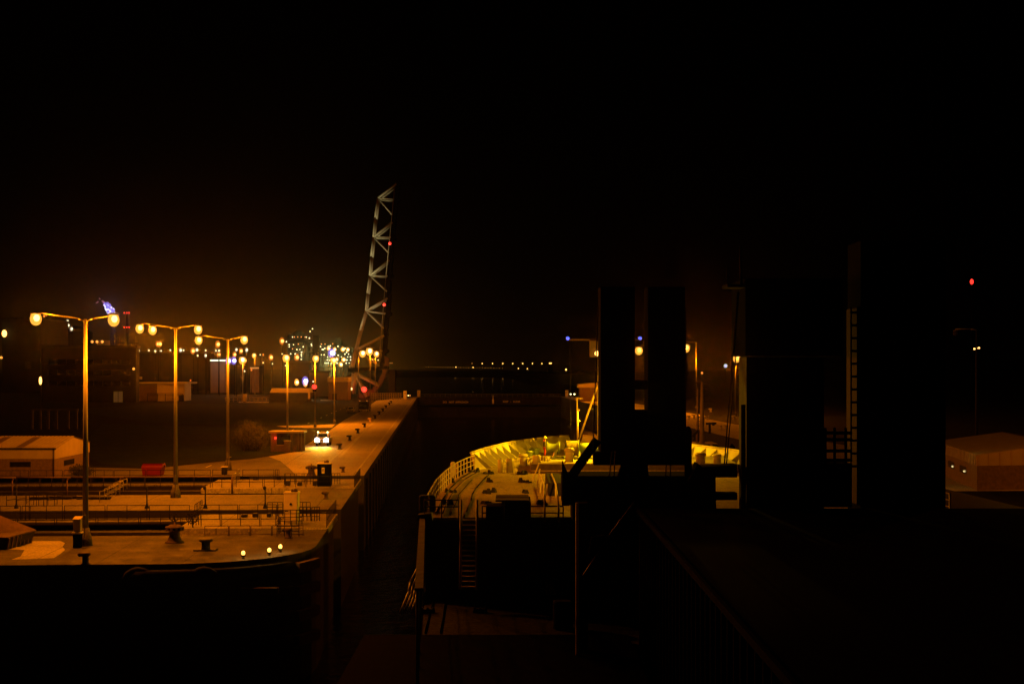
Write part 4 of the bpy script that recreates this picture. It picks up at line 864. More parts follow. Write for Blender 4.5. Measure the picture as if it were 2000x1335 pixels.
lamps(q, [(800, 473, 'w'), (870, 500, 'w'), (830, 518, 'w'), (845, 518, 'w'), (960, 460, 'w'), (925, 470, 'w'), (1085, 467, 'w'), (815, 605, 's'), (860, 605, 'w'), (915, 640, 's'), (960, 640, 's'), (1088, 612, 'w'), (1200, 500, 'w'), (1225, 565, 'w'), (1255, 593, 'w'), (1198, 593, 'w'), (1245, 640, 'w'), (1290, 640, 'w'), (1140, 640, 's'), (1230, 688, 'w'), (1290, 688, 'w'), (925, 740, 'w'), (1010, 738, 's'), (1070, 740, 'w'), (1220, 740, 'w'), (1268, 740, 's'), (875, 740, 's'), (895, 740, 's'), (760, 430, 'r'), (815, 430, 'r'), (875, 430, 'r'), (1000, 425, 'r'), (910, 690, 's'), (945, 695, 's'), (1370, 700, 'w'), (1460, 520, 'r'), (1505, 525, 'r'), (1740, 690, 's')], Yr)
plight(at(645, 705, Yr - 60), 80000, (.85, .90, .25), 4); plight(at(588, 690, Yr - 60), 20000, (1, .6, .15), 4)

# ---------- dike lights across the water
Yd = 3000
b = MB(); b.prism([(at(700, 0, Yd)[0], Yd), (at(1180, 0, Yd)[0], Yd - 300), (at(1180, 0, Yd)[0], Yd + 200), (at(700, 0, Yd)[0], Yd + 300)], WL - 1, 2.5); struct(b.build('far_dike', m_land))
b = MB(); b.tube((0, 0, 0), (0, 0, 1), .15, n=5); me_pole = None
def tiny(px, py, mat, r_px, lab, grp, Y=Yd - 10):
    c = at(px, py, Y); q = thing('dike_lamp', lab, 'street lamp', (c[0], c[1], 2.5), grp)
    MB().tube((c[0], c[1] + 2, 1), (c[0], c[1] + 2, c[2] + 1), .3, n=5).build('pole', m_far, q); r = r_px / F * Y
    MB().ball((c[0], c[1], c[2]), r, r, r, 8, 6).build('lamp', mat, q)
m_dike = emi('dike_lamp_glass', (1, .36, .05), .75)
px = 832.0
while px < 985: tiny(px, 716.4 + (px - 832) * .0145, m_dike, random.choice((.4, .5, .6)), 'tiny orange lamp in the long row along the far dike', 'lamps along the far dike'); px += 4.6 + (px - 832) * .008
for px in (922, 942, 962, 982, 1001.5, 1021, 1040, 1058.5): tiny(px, 709.5, m_sodfar if px > 922 else m_amber, .95 if px > 922 else .6, 'small orange lamp in the upper row above the far dike', 'upper lamps above the far dike')
for px, py in ((1012.5, 719.2), (1030, 719.8), (890.5, 716.5), (924, 717.2)): tiny(px, py, m_sodfar, .9, 'slightly brighter orange lamp at the far dike foot', 'brighter lamps at the far dike')
tiny(1105.5, 721.5, m_sodfar, 1.6, 'brightest orange lamp at the right end of the far dike', None)
c = at(1075, 709, Yd); q = thing('far_station', 'tiny lit control building at the right end of the upper lamps', 'building', (c[0], Yd, 2.5))
MB().box(c[0] - 5, c[0] + 5, Yd, Yd + 6, 0, c[2] + 2).build('wall', m_far, q); MB().box(c[0] - 2.6, c[0] + 2.6, Yd - .5, Yd - .1, c[2] - 1, c[2] + 1).build('lit_window', m_sodfar, q)
for px in (757, 760.5, 763.5, 766): tiny(px, 708.7, m_amber, .7, 'faint orange lamp just right of the bridge leaf', 'faint lamps right of the bridge')

# ================================================================== BASCULE BRIDGE (raised)
Yb = 535; q = thing('bascule_bridge', 'raised lattice bascule bridge leaf standing on end at the left bank', 'bridge', at(735, 781, Yb))
BW = 6.0
def bp_(px, py, dy=0): c = at(px, py, Yb); return (c[0], c[1] + dy, c[2])
Lc = [(738, 387), (729.5, 463), (722.5, 538), (714.5, 607), (694, 683)]      # lattice nodes on the outer chord
Rc = [(774, 359), (769.5, 389), (766.5, 420), (766, 434), (763, 463), (759.5, 494), (760, 508), (757, 539), (755.5, 569), (757, 582), (753, 612), (749.5, 641), (750, 655), (747, 685), (742, 716)]
for dy in (0, BW):
    b = MB()
    for a, c in zip(Lc, Lc[1:]):
        m_ = ((a[0] + c[0]) / 2 - 1.0, (a[1] + c[1]) / 2); b.tube(bp_(*a, dy), bp_(*m_, dy), .42, n=10); b.tube(bp_(*m_, dy), bp_(*c, dy), .42, n=10)
    b.tube(bp_(694, 683, dy), bp_(686, 716, dy), .6, n=10)
    b.build('outer_chord', m_truss, q)
    for i, (lx, ly) in enumerate(Lc):
        j = 3 * i
        for k, r in ((0, .40), (1, .28), (2, .26)):
            if j + k < len(Rc): MB().tube(bp_(lx, ly, dy), bp_(*Rc[j + k], dy), r, n=8).build('brace', m_truss, q)
b = MB()
for a, c in zip(Rc, Rc[1:]): b.slab([bp_(a[0] - 1, a[1]), bp_(a[0] + 6, a[1]), bp_(c[0] + 7, c[1]), bp_(c[0] - 1, c[1])], (0, BW, 0))
b.build('deck', m_black, q)
for a in Rc[1::3]: MB().slab([bp_(a[0] + 5, a[1] - 5), bp_(a[0] + 11, a[1] - 3), bp_(a[0] + 11, a[1] + 3), bp_(a[0] + 5, a[1] + 5)], (0, BW, 0)).build('deck_rib', m_black, q)
b = MB(); b.path([bp_(Rc[0][0] - 3, 365, -.5), bp_(Rc[7][0] - 3, 540, -.5), bp_(Rc[-1][0] - 2, 712, -.5)], .15); b.build('cable', m_railpale, q)
for i in range(1, 4): MB().tube(bp_(*Lc[i], 0), bp_(*Lc[i], BW), .35).build('cross_strut', m_truss, q)
# rolling quadrant with spokes
qp = [(759, 700), (757, 715), (752, 735), (744, 752), (733, 765), (718, 775), (703, 781)]
for dy in (0, BW - .8):
    b = MB()
    for a, c in zip(qp, qp[1:]): b.slab([bp_(a[0] - 7, a[1] - 5, dy), bp_(*a, dy), bp_(*c, dy), bp_(c[0] - 6, c[1] - 7, dy)], (0, .8, 0))
    b.build('rolling_quadrant', m_rust, q)
for x_, y_, r in ((741, 753, .6), (716, 775, .6), (686, 768, 1.1), (652, 752, .5)):
    for dy in (0, BW): MB().tube(bp_(692, 729, dy), bp_(x_, y_, dy), r, n=8).build('spoke', m_truss if x_ > 655 else m_dark, q)
b = MB(); b.slab([bp_(680, 719, -.3), bp_(757, 714, -.3), bp_(757, 720, -.3), bp_(680, 727, -.3)], (0, BW + .6, 0)); b.build('tie_beam', m_black, q)
MB().box(bp_(700, 0)[0], bp_(736, 0)[0], Yb + 1, Yb + BW - 1, .3, 3.2).build('counterweight', m_rust, q)
MB().box(bp_(758, 0)[0], bp_(770, 0)[0], Yb + 2, Yb + 9, 0, at(0, 722, Yb)[2]).build('rest_pier', m_far, q)
for x_, y_, r in ((762, 476, .55), (751, 595, .6)): MB().ball(bp_(x_, y_, -1.2), r).build('warning_lamp', m_redl, q)
MB().ball(bp_(712, 760, -1.5), 1.05).build('warning_lamp', m_redl, q)
plight(bp_(716, 763, -3.4), 450, (1, .03, .01), .5)
p = bp_(686, 760, -18); slight((p[0] - 10, p[1] - 12, 2), bp_(735, 520), 52000, (1, .84, .36), .75, .4, .6)
p = bp_(684, 765, -5); slight((p[0] - 22, p[1] - 20, 3), bp_(728, 420), 85000, (1, .84, .36), .55, .4, .6)
# barrier fence at the bridge
b = MB(); 
for k in range(14):
    c = g(725 + k * 4.4, 780); b.box(c[0] - .12, c[0] + .12, c[1], c[1] + .2, 0, 2.4)
for zz in (.7, 1.5, 2.2): c, d = g(722, 780), g(786, 780); b.bar((c[0], c[1], zz), (d[0], d[1], zz), .12, .25)
tag(b.build('barrier', m_railpale), 'low slatted barrier closing the road before the raised bridge', 'barrier')
for px, py, h, lab in ((791, 779, 3.0, 'white board cabinet at the end of the apron, left of the far gate'), (817.8, 775, 2.6, 'white board cabinet at the left end of the far gate'), (1107.2, 772, 2.6, 'white board cabinet at the right end of the far gate')):
    p = g(px, py) if px < 800 else LT(*inv(at(px, 772, 553))[:2], 0); q = thing('gate_cabinet', lab, 'cabinet', p, 'white cabinets at the far gate')
    MB().bev(p[0] - .6, p[0] + .6, p[1], p[1] + .8, .0, h, .04).build('body', m_offwhite, q); MB().box(p[0] - .08, p[0] + .12, p[1] - .02, p[1] - .003, h * .6, h * .75).build('marking', m_dark, q)
for px in (797.2, 800.5): 
    c = at(px, 772, 505); q = thing('marker_lamp', 'tiny yellow marker lamp between the white cabinets' if px < 800 else 'dim orange marker lamp between the white cabinets', 'lamp', (c[0], c[1], 0)); MB().tube((c[0], c[1], 0), c, .05).build('stem', m_dark, q); MB().ball(c, .2).build('lamp', m_pale_l if px < 800 else m_amber, q)

# ================================================================== FAR GATE
q = thing('lock_gate', 'closed far lock gate with painted lettering and a white marker post', 'lock gate', LT(20, 552, 0))
MB(LT).box(SL - 1, SR + 1, 552, 560, -11, -.02).build('hull', m_girder, q); MB(LT).box(SL, SR, 550.6, 551.99, -3.5, -3.1).build('fender_beam', m_black, q)
MB(LT).box(SL + 7, SR - 12, 551.4, 551.98, -2.9, -1.3).build('name_board', m_girder, q)
b = MB(LT)
for s_ in range(int(SL), int(SR), 2): b.tube((s_, 552.2, 0), (s_, 552.2, 1.1), .05, n=5)
for zz in (.55, 1.1): b.tube((SL, 552.2, zz), (SR, 552.2, zz), .05, n=5)
b.build('railing', m_railpale, q)
b = MB(LT)
for s_ in range(0, 40, 6): b.box(s_ - .1, s_ + .1, 551.6, 551.98, -1.3, .0)
b.build('bracket', m_girder, q)
for txt, px in (('DO', 868.8), ('NOT', 882), ('APPROACH', 902), ('KEEP', 987.5), ('-', 997.5), ('CLEAR', 1009)):
    c = at(px, 785 if px < 950 else 784, 550.2 + (px - 965) * .0098); tx = text(txt, c, .95, m_offwhite, q, TH)
b = MB(); c = at(963, 788, 549.5); b.lathe((c[0], c[1], c[2]), [(.36, 0), (.36, 1.5), (.14, 1.9), (.12, 2.9), (.02, 3)], 10); b.build('marker_post', m_offwhite, q)

# ================================================================== SHIP
ZF, ZM = 3.7, -.6; SA = 13.3
HBT = [(-30, 14.2), (60, 14.2), (72.5, 14.05), (85, 13.5), (92, 12.95), (100, 12.1), (105, 11.3), (109.5, 10.4), (114, 9.45), (118, 8.5), (121.5, 7.55), (124.8, 6.55), (128, 5.2), (130.7, 3.9), (133, 2.65), (135, 1.45), (136.4, .35)]
def hb(t):
    for (a, x_), (c, y_) in zip(HBT, HBT[1:]):
        if a <= t <= c: return x_ + (y_ - x_) * (t - a) / (c - a)
    return HBT[-1][1] if t > 100 else 14.2
SHIP = thing('cargo_ship', 'cargo ship lying in the lock, its floodlit bow and deck cranes ahead of the camera', 'ship', LT(SA, 60, 0))
ts = [a for a, _ in HBT]
b = MB(LT)
for sgn in (-1, 1):
    rr = [[(SA + sgn * hb(t) * k, t - (0 if t < 100 else (t - 100) * kk), z) for t in ts] for z, k, kk in ((-10, .86, .16), (-6, .92, .10), (0, .975, .04), (ZF - .05, 1, 0))]
    # drop the sheer strake to main deck height aft of the break
    rr[-1] = [(p[0], p[1], ZF - .05 if p[1] >= 74 else ZM + .0) for p in rr[-1]]; rr[-2] = [(p[0], p[1], min(p[2], ZM - .2) if p[1] < 74 else p[2]) for p in rr[-2]]
    b.rings(rr, True, False, False)
b.build('hull', m_hull, SHIP)
fts = [74] + [t for t in ts if t > 74]
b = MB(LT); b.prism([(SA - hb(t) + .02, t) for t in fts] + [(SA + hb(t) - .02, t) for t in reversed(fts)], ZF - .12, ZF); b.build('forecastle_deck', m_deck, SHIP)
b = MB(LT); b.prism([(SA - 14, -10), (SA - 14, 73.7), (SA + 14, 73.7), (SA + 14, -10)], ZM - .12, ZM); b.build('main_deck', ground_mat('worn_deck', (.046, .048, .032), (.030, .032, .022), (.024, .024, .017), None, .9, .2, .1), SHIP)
MB(LT).box(SA - hb(74) + .05, SA + hb(74) - .05, 73.72, 74.0, ZM, ZF - .12).build('bulkhead', m_dark, SHIP)
# bulwark
def bulw(sgn):
    bt = [t for t in ts if t >= 109.5]
    b = MB(LT)
    b.rings([[(SA + sgn * (hb(t) + off), t + fo, zz) for t in bt] for off, zz, fo in ((.0, ZF + .0, 0), (.42, ZF + 1.2, .25), (.34, ZF + 1.2, .2), (-.08, ZF + .0, -.05))], False, False, False); b.build('bulwark', m_shipw, SHIP)
    b = MB(LT); b.path([(SA + sgn * (hb(t) + .36), t + .22, ZF + 1.22) for t in bt], .09, 8); b.build('cap_rail', m_shipw, SHIP)
    for k in range(12):
        t = 110.6 + k * 2.2; h_, h2 = hb(t), hb(min(136.4, t + .3)); nx, ny = -sgn * 1.0, -(h_ - h2) / .3 * 1.0
        L = math.hypot(nx, ny); nx, ny = nx / L, ny / L
        base = V((SA + sgn * (h_ - .08), t - .04, ZF)); topp = V((SA + sgn * (h_ + .30), t + .17, ZF + 1.12)); inn = base + V((nx * 1.05, ny * 1.05, 0)); tw = V((-ny, nx, 0)) * .05
        MB(LT).add([base - tw, inn - tw, topp - tw, base + tw, inn + tw, topp + tw], [(0, 1, 2), (5, 4, 3), (0, 3, 4, 1), (1, 4, 5, 2), (2, 5, 3, 0)]).build('bulwark_bracket', m_shipw, SHIP)
bulw(-1); bulw(1)
for sgn in (-1, 1):
    MB(LT).add([(SA + sgn * (hb(109.3) + .05), 108.4, ZF), (SA + sgn * (hb(109.3) - .9), 109.3, ZF), (SA + sgn * (hb(109.5) + .4), 109.5, ZF + 1.2), (SA + sgn * (hb(109.3) + .1), 108.2, ZF + 1.15), (SA + sgn * (hb(109.3) + .12), 108.5, ZF), (SA + sgn * (hb(109.3) - .85), 109.4, ZF), (SA + sgn * (hb(109.5) + .46), 109.6, ZF + 1.2), (SA + sgn * (hb(109.3) + .17), 108.3, ZF + 1.15)], [(0, 1, 2, 3), (7, 6, 5, 4), (0, 4, 5, 1), (1, 5, 6, 2), (2, 6, 7, 3), (3, 7, 4, 0)]).build('bulwark_end', m_offwhite, SHIP)
    # open rail from the break to the bulwark
    b = MB(LT); tt = 74.2; pts = []
    while tt < 108.4:
        s_ = SA + sgn * (hb(tt) - .12); pts.append((s_, tt)); b.bar((s_, tt, ZF), (s_, tt, ZF + 1.1), .09, .05); tt += 1.55
    for zz in (.4, .75, 1.1): b.path([(s_, t_, ZF + zz) for s_, t_ in pts], .03 if zz < 1 else .045)
    b.build('side_railing', m_offwhite, SHIP)
    b = MB(LT); pts = [(SA + sgn * (hb(t) - .6), t, ZF + .18) for t in (75, 82, 90, 98, 106)]; b.path(pts, .05); pts = [(SA + sgn * (hb(t) - .9), t, ZF + .12) for t in (75, 82, 90, 98, 106)]; b.path(pts, .035); b.build('deck_pipe', m_dark, SHIP)
# fairlead box and liferaft by the rail
for px, py, w, h, mt in ((884, 929, .32, 1.0, m_offwhite), (892, 927, .25, .8, m_tan), (834, 1000, .9, .9, m_dark)):
    c = g(px, py, ZF); b = MB(); b.bev(c[0] - w / 2, c[0] + w / 2, c[1], c[1] + .7, ZF, ZF + h, .08); b.build('locker', mt, SHIP)
# lashing fittings
for px, py in ((957, 925), (1022, 926), (955, 941), (1026, 942), (953, 963), (965, 961), (1028, 962), (876, 961), (883, 942), (868, 985), (951, 984), (925, 921), (1058, 985)):
    c = g(px, py, ZF); b = MB(); 
    for k in range(5): a = random.uniform(0, 6.28); d = random.uniform(0, .45); b.rbox((c[0] + d * math.cos(a), c[1] + d * math.sin(a)), .22, .3, ZF, ZF + random.uniform(.1, .34), a, .55)
    b.build('lashing_fitting', m_dark, SHIP)
# hoses on deck
for pts in ([(955, 926), (945, 935), (930, 952), (922, 965), (920, 978), (910, 1000), (906, 1009)], [(922, 936), (905, 955), (896, 965), (894, 975), (885, 992), (880, 1005)], [(902, 935), (886, 945), (872, 962), (860, 985), (850, 1003)]):
    b = MB(); b.path([g(x_, y_, ZF + .03) for x_, y_ in pts], .045 if pts[0][0] > 950 else .025); b.build('deck_hose', m_rubber, SHIP)
# foreward platform with winches
c0, c1 = g(1037, 923, ZF), g(1440, 923, ZF); zp = ZF + .72
MB().bev(c0[0], c1[0], c0[1], c0[1] + 8.5, ZF, zp - .07, .05).build('winch_platform', pmat('platform_shaded_brown', (.13, .095, .05), .8, 0, .3, 2), SHIP); MB().box(c0[0], c1[0], c0[1] - .03, c0[1] + 8.5, zp - .066, zp).build('platform_top', m_shipw, SHIP)  # crane shade on the platform body is put into its brown
b = MB(); b.box(c0[0] - .02, c1[0], c0[1] - .08, c0[1] - .003, zp - .62, zp - .52); b.build('platform_rail', m_deck, SHIP)
def winch(cx, cy, z, m_, s=1.0):
    w = MB(); w.slab([(cx - 1.5, cy - .6, z), (cx - 1.2, cy - .6, z + .75), (cx - 1.2, cy + .6, z + .75), (cx - 1.5, cy + .6, z)], (.18, 0, 0))
    for dx in (-.55, .55, 1.7): w.slab([(cx + dx * m_, cy - .75, z), (cx + dx * m_, cy - .1, z + .95), (cx + dx * m_, cy + .1, z + .95), (cx + dx * m_, cy + .75, z)], (.14, 0, 0))
    w.box(cx - 1.6, cx + 2.4, cy - .8, cy - .65, z, z + .14); w.box(cx - 1.6, cx + 2.4, cy + .65, cy + .8, z, z + .14)
    o = w.build('mooring_winch', m_green, SHIP)
    def cyl(dx0, dx1, r, mt, nm): MB().tube((cx + dx0 * m_, cy, z + .84), (cx + dx1 * m_, cy, z + .84), r * .74, n=24).build(nm, mt, o)
    b = MB()
    for dx, r in ((-1.9, .62), (-1.82, .6), (-1.6, .44), (-1.3, .40), (-1.0, .5), (-.9, .62)): b.v and None
    prof = [(-1.95, .66), (-1.86, .66), (-1.7, .5), (-1.4, .43), (-1.1, .52), (-.95, .68), (-.88, .68)]
    b.rings([[(cx + dx * m_, cy + .74 * r * math.cos(j * .2618), z + .84 + .74 * r * math.sin(j * .2618)) for j in range(24)] for dx, r in prof]); b.build('warping_head', m_green, o)
    b = MB(); 
    for k in range(10): b.rings([[(cx + (-.38 + k * .088 + du) * m_, cy + .86 * r * math.cos(j * .3142), z + .84 + .86 * r * math.sin(j * .3142)) for j in range(20)] for du, r in ((0, .60), (.02, .66), (.06, .66), (.08, .60))])
    b.build('rope_drum', m_rope, o)
    cyl(-.46, -.40, .85, m_dark, 'drum_flange'); cyl(.52, .58, .85, m_green, 'drum_flange'); cyl(.7, 1.55, .5, m_green, 'gearbox'); cyl(1.75, 2.4, .32, m_green, 'motor')
wc = g(1116, 896, zp); winch(wc[0], wc[1] + .4, zp, 1)
wc2 = g(1285, 896, zp); winch(wc2[0], wc2[1] + .4, zp, -1)
# vents and bitts
def vent(px, py, zb, r, h, mt, cap=True, nm='mushroom_vent'):
    c = g(px, py, zb); b = MB(); pr = [(r, 0), (r, h * .7)] + ([(r * 1.0, h * .72), (r * 1.22, h * .74), (r * 1.22, h * .9), (r * .9, h)] if cap else [(r, h)]); b.lathe(c, pr, 18); o = b.build(nm, mt, SHIP)
vent(977, 923, ZF, .17, 1.0, m_offwhite, False, 'bitt_post'); vent(996, 922, ZF, .27, 1.05, m_shipw, False, 'bitt_post'); vent(1022.5, 909, ZF, .30, .95, m_shipw)
vent(1048, 903, zp, .30, .55, m_offwhite, False, 'bitt_post'); vent(1112, 901.5, zp, .30, 1.05, m_offwhite); vent(1044, 888, ZF, .42, .62, m_green)
vent(1035, 893, ZF, .3, .6, m_green, True); vent(1368, 905, zp, .35, .8, m_tan); vent(1400, 905, zp, .3, .7, m_offwhite)
# coil of rope
c = g(1062, 899, zp); b = MB()
for k in range(4): b.path([(c[0] + (.5 - .06 * k) * math.cos(a * .524), c[1] + (.5 - .06 * k) * math.sin(a * .524), zp + .05 + .07 * k) for a in range(13)], .05)
tag(b.build('rope_coil', m_rope, None), 'coil of pale mooring rope on the winch platform by the crewman', 'rope')
# bollard ears on the bulwark cap
for px, py in ((1003, 866), (1040, 860), (950, 880)):
    Yy = 6.45 * F / (py - HZ) * .97; b = MB(); c = at(px, py, Yy); b.path([(c[0] - .14, c[1], c[2] - .1), (c[0] - .13, c[1], c[2] + .16), (c[0] + .13, c[1], c[2] + .16), (c[0] + .14, c[1], c[2] - .1)], .03); b.build('fairlead_ring', m_shipw, SHIP)
# companion ladder rails on the centre of the deck
b = MB()
P_ = lambda x_, y_, z_=ZF: g(x_, y_, z_)
for (a, c) in (((1040, 938), (1049, 922)), ((1049, 950), (1049, 925)), ((1062, 985), (1060, 950)), ((1055, 962), (1054, 940))):
    p0, p1 = P_(*a), P_(*c); b.bar(p0, (p1[0], p0[1] + .3, ZF + 1.15), .07, .07)
for o_ in (0, .9):
    pts = [P_(1054 + o_ * 26, 925, ZF + .9), P_(1062 + o_ * 26, 945, ZF + .9), P_(1064 + o_ * 30, 985, ZF + .9)]; b.path(pts, .05)
    for p_ in pts: b.tube((p_[0], p_[1], ZF), p_, .05)
b.build('companion_rail', m_offwhite, SHIP)
b = MB(); c = P_(1084, 960); b.bev(c[0] - .5, c[0] + 1.2, c[1] - 3, c[1] + 5, ZF, ZF + .8, .05); b.build('hatch_coaming', m_girder, SHIP)
# masts
fm = LT(13.95, 121.8, 0); fx, fy = fm[0], fm[1]
b = MB(); b.tube((fx, fy, zp), (fx, fy, 16.5), .26, .16, 14); b.build('foremast', m_shipw, SHIP)
b = MB(); zy = at(0, 663, fy)[2]; xa, xb = at(1111, 0, fy)[0], at(1252, 0, fy)[0]; b.tube((xa, fy, zy), (xb, fy, zy), .09, n=8); b.box(fx - .9, fx + .2, fy - .5, fy + .5, zy - 1.5, zy - .1); b.build('yard_arm', m_rust, SHIP)
for px, py in ((1166, 690), (1175, 687.5)): c = at(px, py, fy - .8); MB().ball(c, .2, .2, .22).build('mast_lamp', m_sodfar, SHIP)
for px in (1109, 1250): c = at(px, 660.5, fy); MB().ball((c[0], c[1], c[2]), .16).build('signal_lamp', m_bluel, SHIP)
b = MB(); c = at(1113, 664, fy); d = at(1115, 852, fy + 1); b.tube(c, d, .012, n=5); b.build('halyard', m_dark, SHIP)
c = at(1129, 866, 122); top = at(1127, 777, 122); b = MB(); b.tube((c[0], c[1], ZF), top, .085, .07, 8); b.tube((top[0] - .15, top[1], top[2]), (top[0] + .5, top[1], top[2] - .04), .05)
for py in (800, 822): z_ = at(0, py, 122)[2]; b.tube((top[0], top[1], z_), (top[0] + .25, top[1], z_), .06)
b.build('jack_staff', m_tan, SHIP)
b = MB(); b.tube(at(1117, 897, 112), at(1171, 741, 112), .09, .085, 8); b.tube(at(1171, 741, 112), at(1170.5, 690, 112), .085, .07, 8); b.build('derrick_boom', m_rust, SHIP)
c = at(1160, 878, 110); MB().ball(c, .1).build('deck_lamp', m_sod, SHIP)
# deck floodlights on the foremast
YD = (1, .47, .003)
for dx, dy_ in ((-.7, .4), (.7, .4)):
    c = (fx + dx, fy + dy_, 7.9); MB().ball(c, .2, .16, .16).build('floodlight', m_dark, SHIP)
slight((fx - .95, fy + .3, 7.6), LT(SA - 8, 120, ZF), 8000, YD, 1.6, .15, .7, SHIP); slight((fx + .95, fy + .3, 7.6), LT(SA + 6.0, 120, ZF), 4000, YD, 1.25, .15, .7, SHIP)
plight((fx - 1.2, fy - 2.2, 8.6), 300, YD, .15, SHIP)
MB().tube((7.75, 110, zp), (7.75, 110, 9.2), .1).build('added_light_post', m_black, SHIP)  # unseen post and floodlight added to light the winches and bulwark
b = MB(); b.bev(7.3, 7.7, 109.8, 110.2, 8.95, 9.2, .04); b.build('floodlight', m_dark, SHIP); plight((7.2, 109.6, 8.8), 4600, YD, .15, SHIP)
plight((8.9, 110, 9.0), 900, YD, .15, SHIP)

for cx_, tx, pw in ((5.15, -0.5, 15000), (7.6, 12.5, 3000)):  # floodlights added out of view behind the columns to brighten the foredeck
    MB().bev(cx_ - .25, cx_ + .25, 68.6, 69.0, 12.6, 13.0, .04).build('floodlight', m_dark, SHIP); MB().box(cx_ - .2, cx_ + .2, 69.003, 69.02, 12.65, 12.95).build('added_flood_glass', m_warm, SHIP)
    slight((cx_, 69.3, 12.8), (tx, 102, ZF), pw, (1, .33, .003), .75, .15, .8, SHIP)
# aft edge of the forecastle: ladder, rails, bulwark strip
q0 = 73.6
b = MB()
for px in (900.5, 932):
    a, c = at(px, 976, 73), at(px - 1.5, 1150, 71.2); b.tube(a, c, .07, n=10)
n_ = 14
for k in range(n_): f = (k + .5) / n_; a = V(at(901.5, 1010, 72.8)).lerp(V(at(900, 1150, 71.2)), f); c = V(at(931, 1010, 72.8)).lerp(V(at(930, 1150, 71.2)), f); b.bar(a, c, .22, .04)
b.build('ladder', m_offwhite, SHIP)
b = MB()
for xa_, xb_ in ((829, 896), (942, 1100)):
    for py in (976 if xa_ < 900 else 988, 989 if xa_ < 900 else 1001): b.tube(at(xa_, py, 73.4), at(xb_, py, 73.4), .035)
    for px in (xa_, xb_, (xa_ + xb_) / 2): b.tube(at(px, 976 if xa_ < 900 else 988, 73.4), at(px, 1012, 73.4), .035)
b.build('break_railing', m_rail, SHIP)
MB().slab([(-4.76, 73.2, 3.66), (-4.48, 73.2, 3.66), (-3.12, 50, 3.66), (-3.42, 50, 3.66)], (0, 0, .09)).build('bulwark_cap', pmat('cap_brown', (.20, .15, .09), .7, 0, .3, 1.5), SHIP); b = MB()
for k in range(9): x_, y_ = -4.66 + k * .165, 72.9 - k * 2.85; b.tube((x_, y_, ZM), (x_, y_, 3.655), .05)
for zz in (.6, 1.6, 2.6): b.tube((-4.66, 73, zz), (-3.34, 50.2, zz), .03)
b.build('rail_post', m_dark, SHIP)
b = MB(); b.slab([at(816, 1005, 73.1), at(842, 1002, 73.1), at(845, 1017, 73.1), at(814, 1019, 73.1)], (0, .9, 0)); b.build('fairlead', m_dark, SHIP)
for k in range(4):
    b = MB(); b.path([at(815 + k * 1.2, 1108 + k * 10, 69), at(801 + k * 4, 1137 + k * 8, 67.5), at(798 + k * 4.5, 1155 + k * 5, 66.8), at(781 + k * 7, 1197, 65)], .03 if k else .045); b.build('gangway_rail', m_offwhite, SHIP)
# lower deck details
for px, py in ((835, 1196), (938, 1196), (1042, 1196)):
    c = g(px, py, ZM); b = MB(); b.box(c[0] - .35, c[0] + .35, c[1], c[1] + .25, ZM, ZM + .18)
    for d in (-.28, 0, .28): b.lathe((c[0] + d, c[1] + .12, ZM + .18), [(.06, 0), (.06, .08)], 8)
    b.build('lashing_pot', m_girder, SHIP)
for pts in ([(873, 1160), (866, 1200), (860, 1235)], [(850, 1165), (838, 1200), (830, 1235)]): b = MB(); b.path([g(x_, y_, ZM + .03) for x_, y_ in pts], .03); b.build('deck_hose', m_black, SHIP)
b = MB()
for pts in ([(1067, 1160, 0), (1067, 1130, 1)], [(1075, 1160, 0), (1075, 1132, 1)], [(1082, 1200, 0), (1082, 1150, 1)]): a = at(pts[0][0], pts[0][1], 72); c = at(pts[1][0], pts[1][1], 72); b.tube(a, c, .05)
b.tube(at(1067, 1142, 72), at(1078, 1144, 72), .05); b.tube(at(1078, 1144, 72), at(1084, 1160, 70), .05); b.build('companion_rail', m_offwhite, SHIP)
for px, py, w, h in ((1092, 1205, 1.0, .9), (1100, 1230, .9, 1.3), (1088, 1185, .5, .6)): c = g(px, py, ZM); b = MB(); b.bev(c[0] - w / 2, c[0] + w / 2, c[1], c[1] + .8, ZM, ZM + h, .08); b.build('deck_machinery', m_dark, SHIP)
# lashed cargo on the forecastle edge
b = MB(); c = g(981, 1016, ZF); c2 = g(1037, 1016, ZF); q = thing('timber_crate', 'stack of lashed timber and boxes at the edge of the forecastle deck', 'crate', (c[0], c[1], ZF))
hh = .95; MB().bev(c[0] + .12, c2[0], c[1], c[1] + 3.2, ZF, ZF + hh, .03).build('box', m_black, q)
b = MB()
for k in range(7):
    z0 = ZF + .02 + k * .13; b.box(c[0] - .05, c[0] + .1, c[1] - .05, c[1] + 3.4 + random.uniform(-.2, .3), z0, z0 + .11)
for k in range(9): b.box(c[0] - .35 + k * .0, c2[0] - .1, c[1] + k * .36, c[1] + k * .36 + .3, ZF + hh + .003, ZF + hh + .07 + random.uniform(0, .04))
b.build('planks', m_timber, q)
c = g(970, 1016, ZF); tag(MB().bev(c[0] - .55, c[0] + .25, c[1], c[1] + 2.0, ZF, ZF + .72, .04).build('deck_box', m_black, None), 'low black box beside the timber stack on the forecastle deck', 'box')
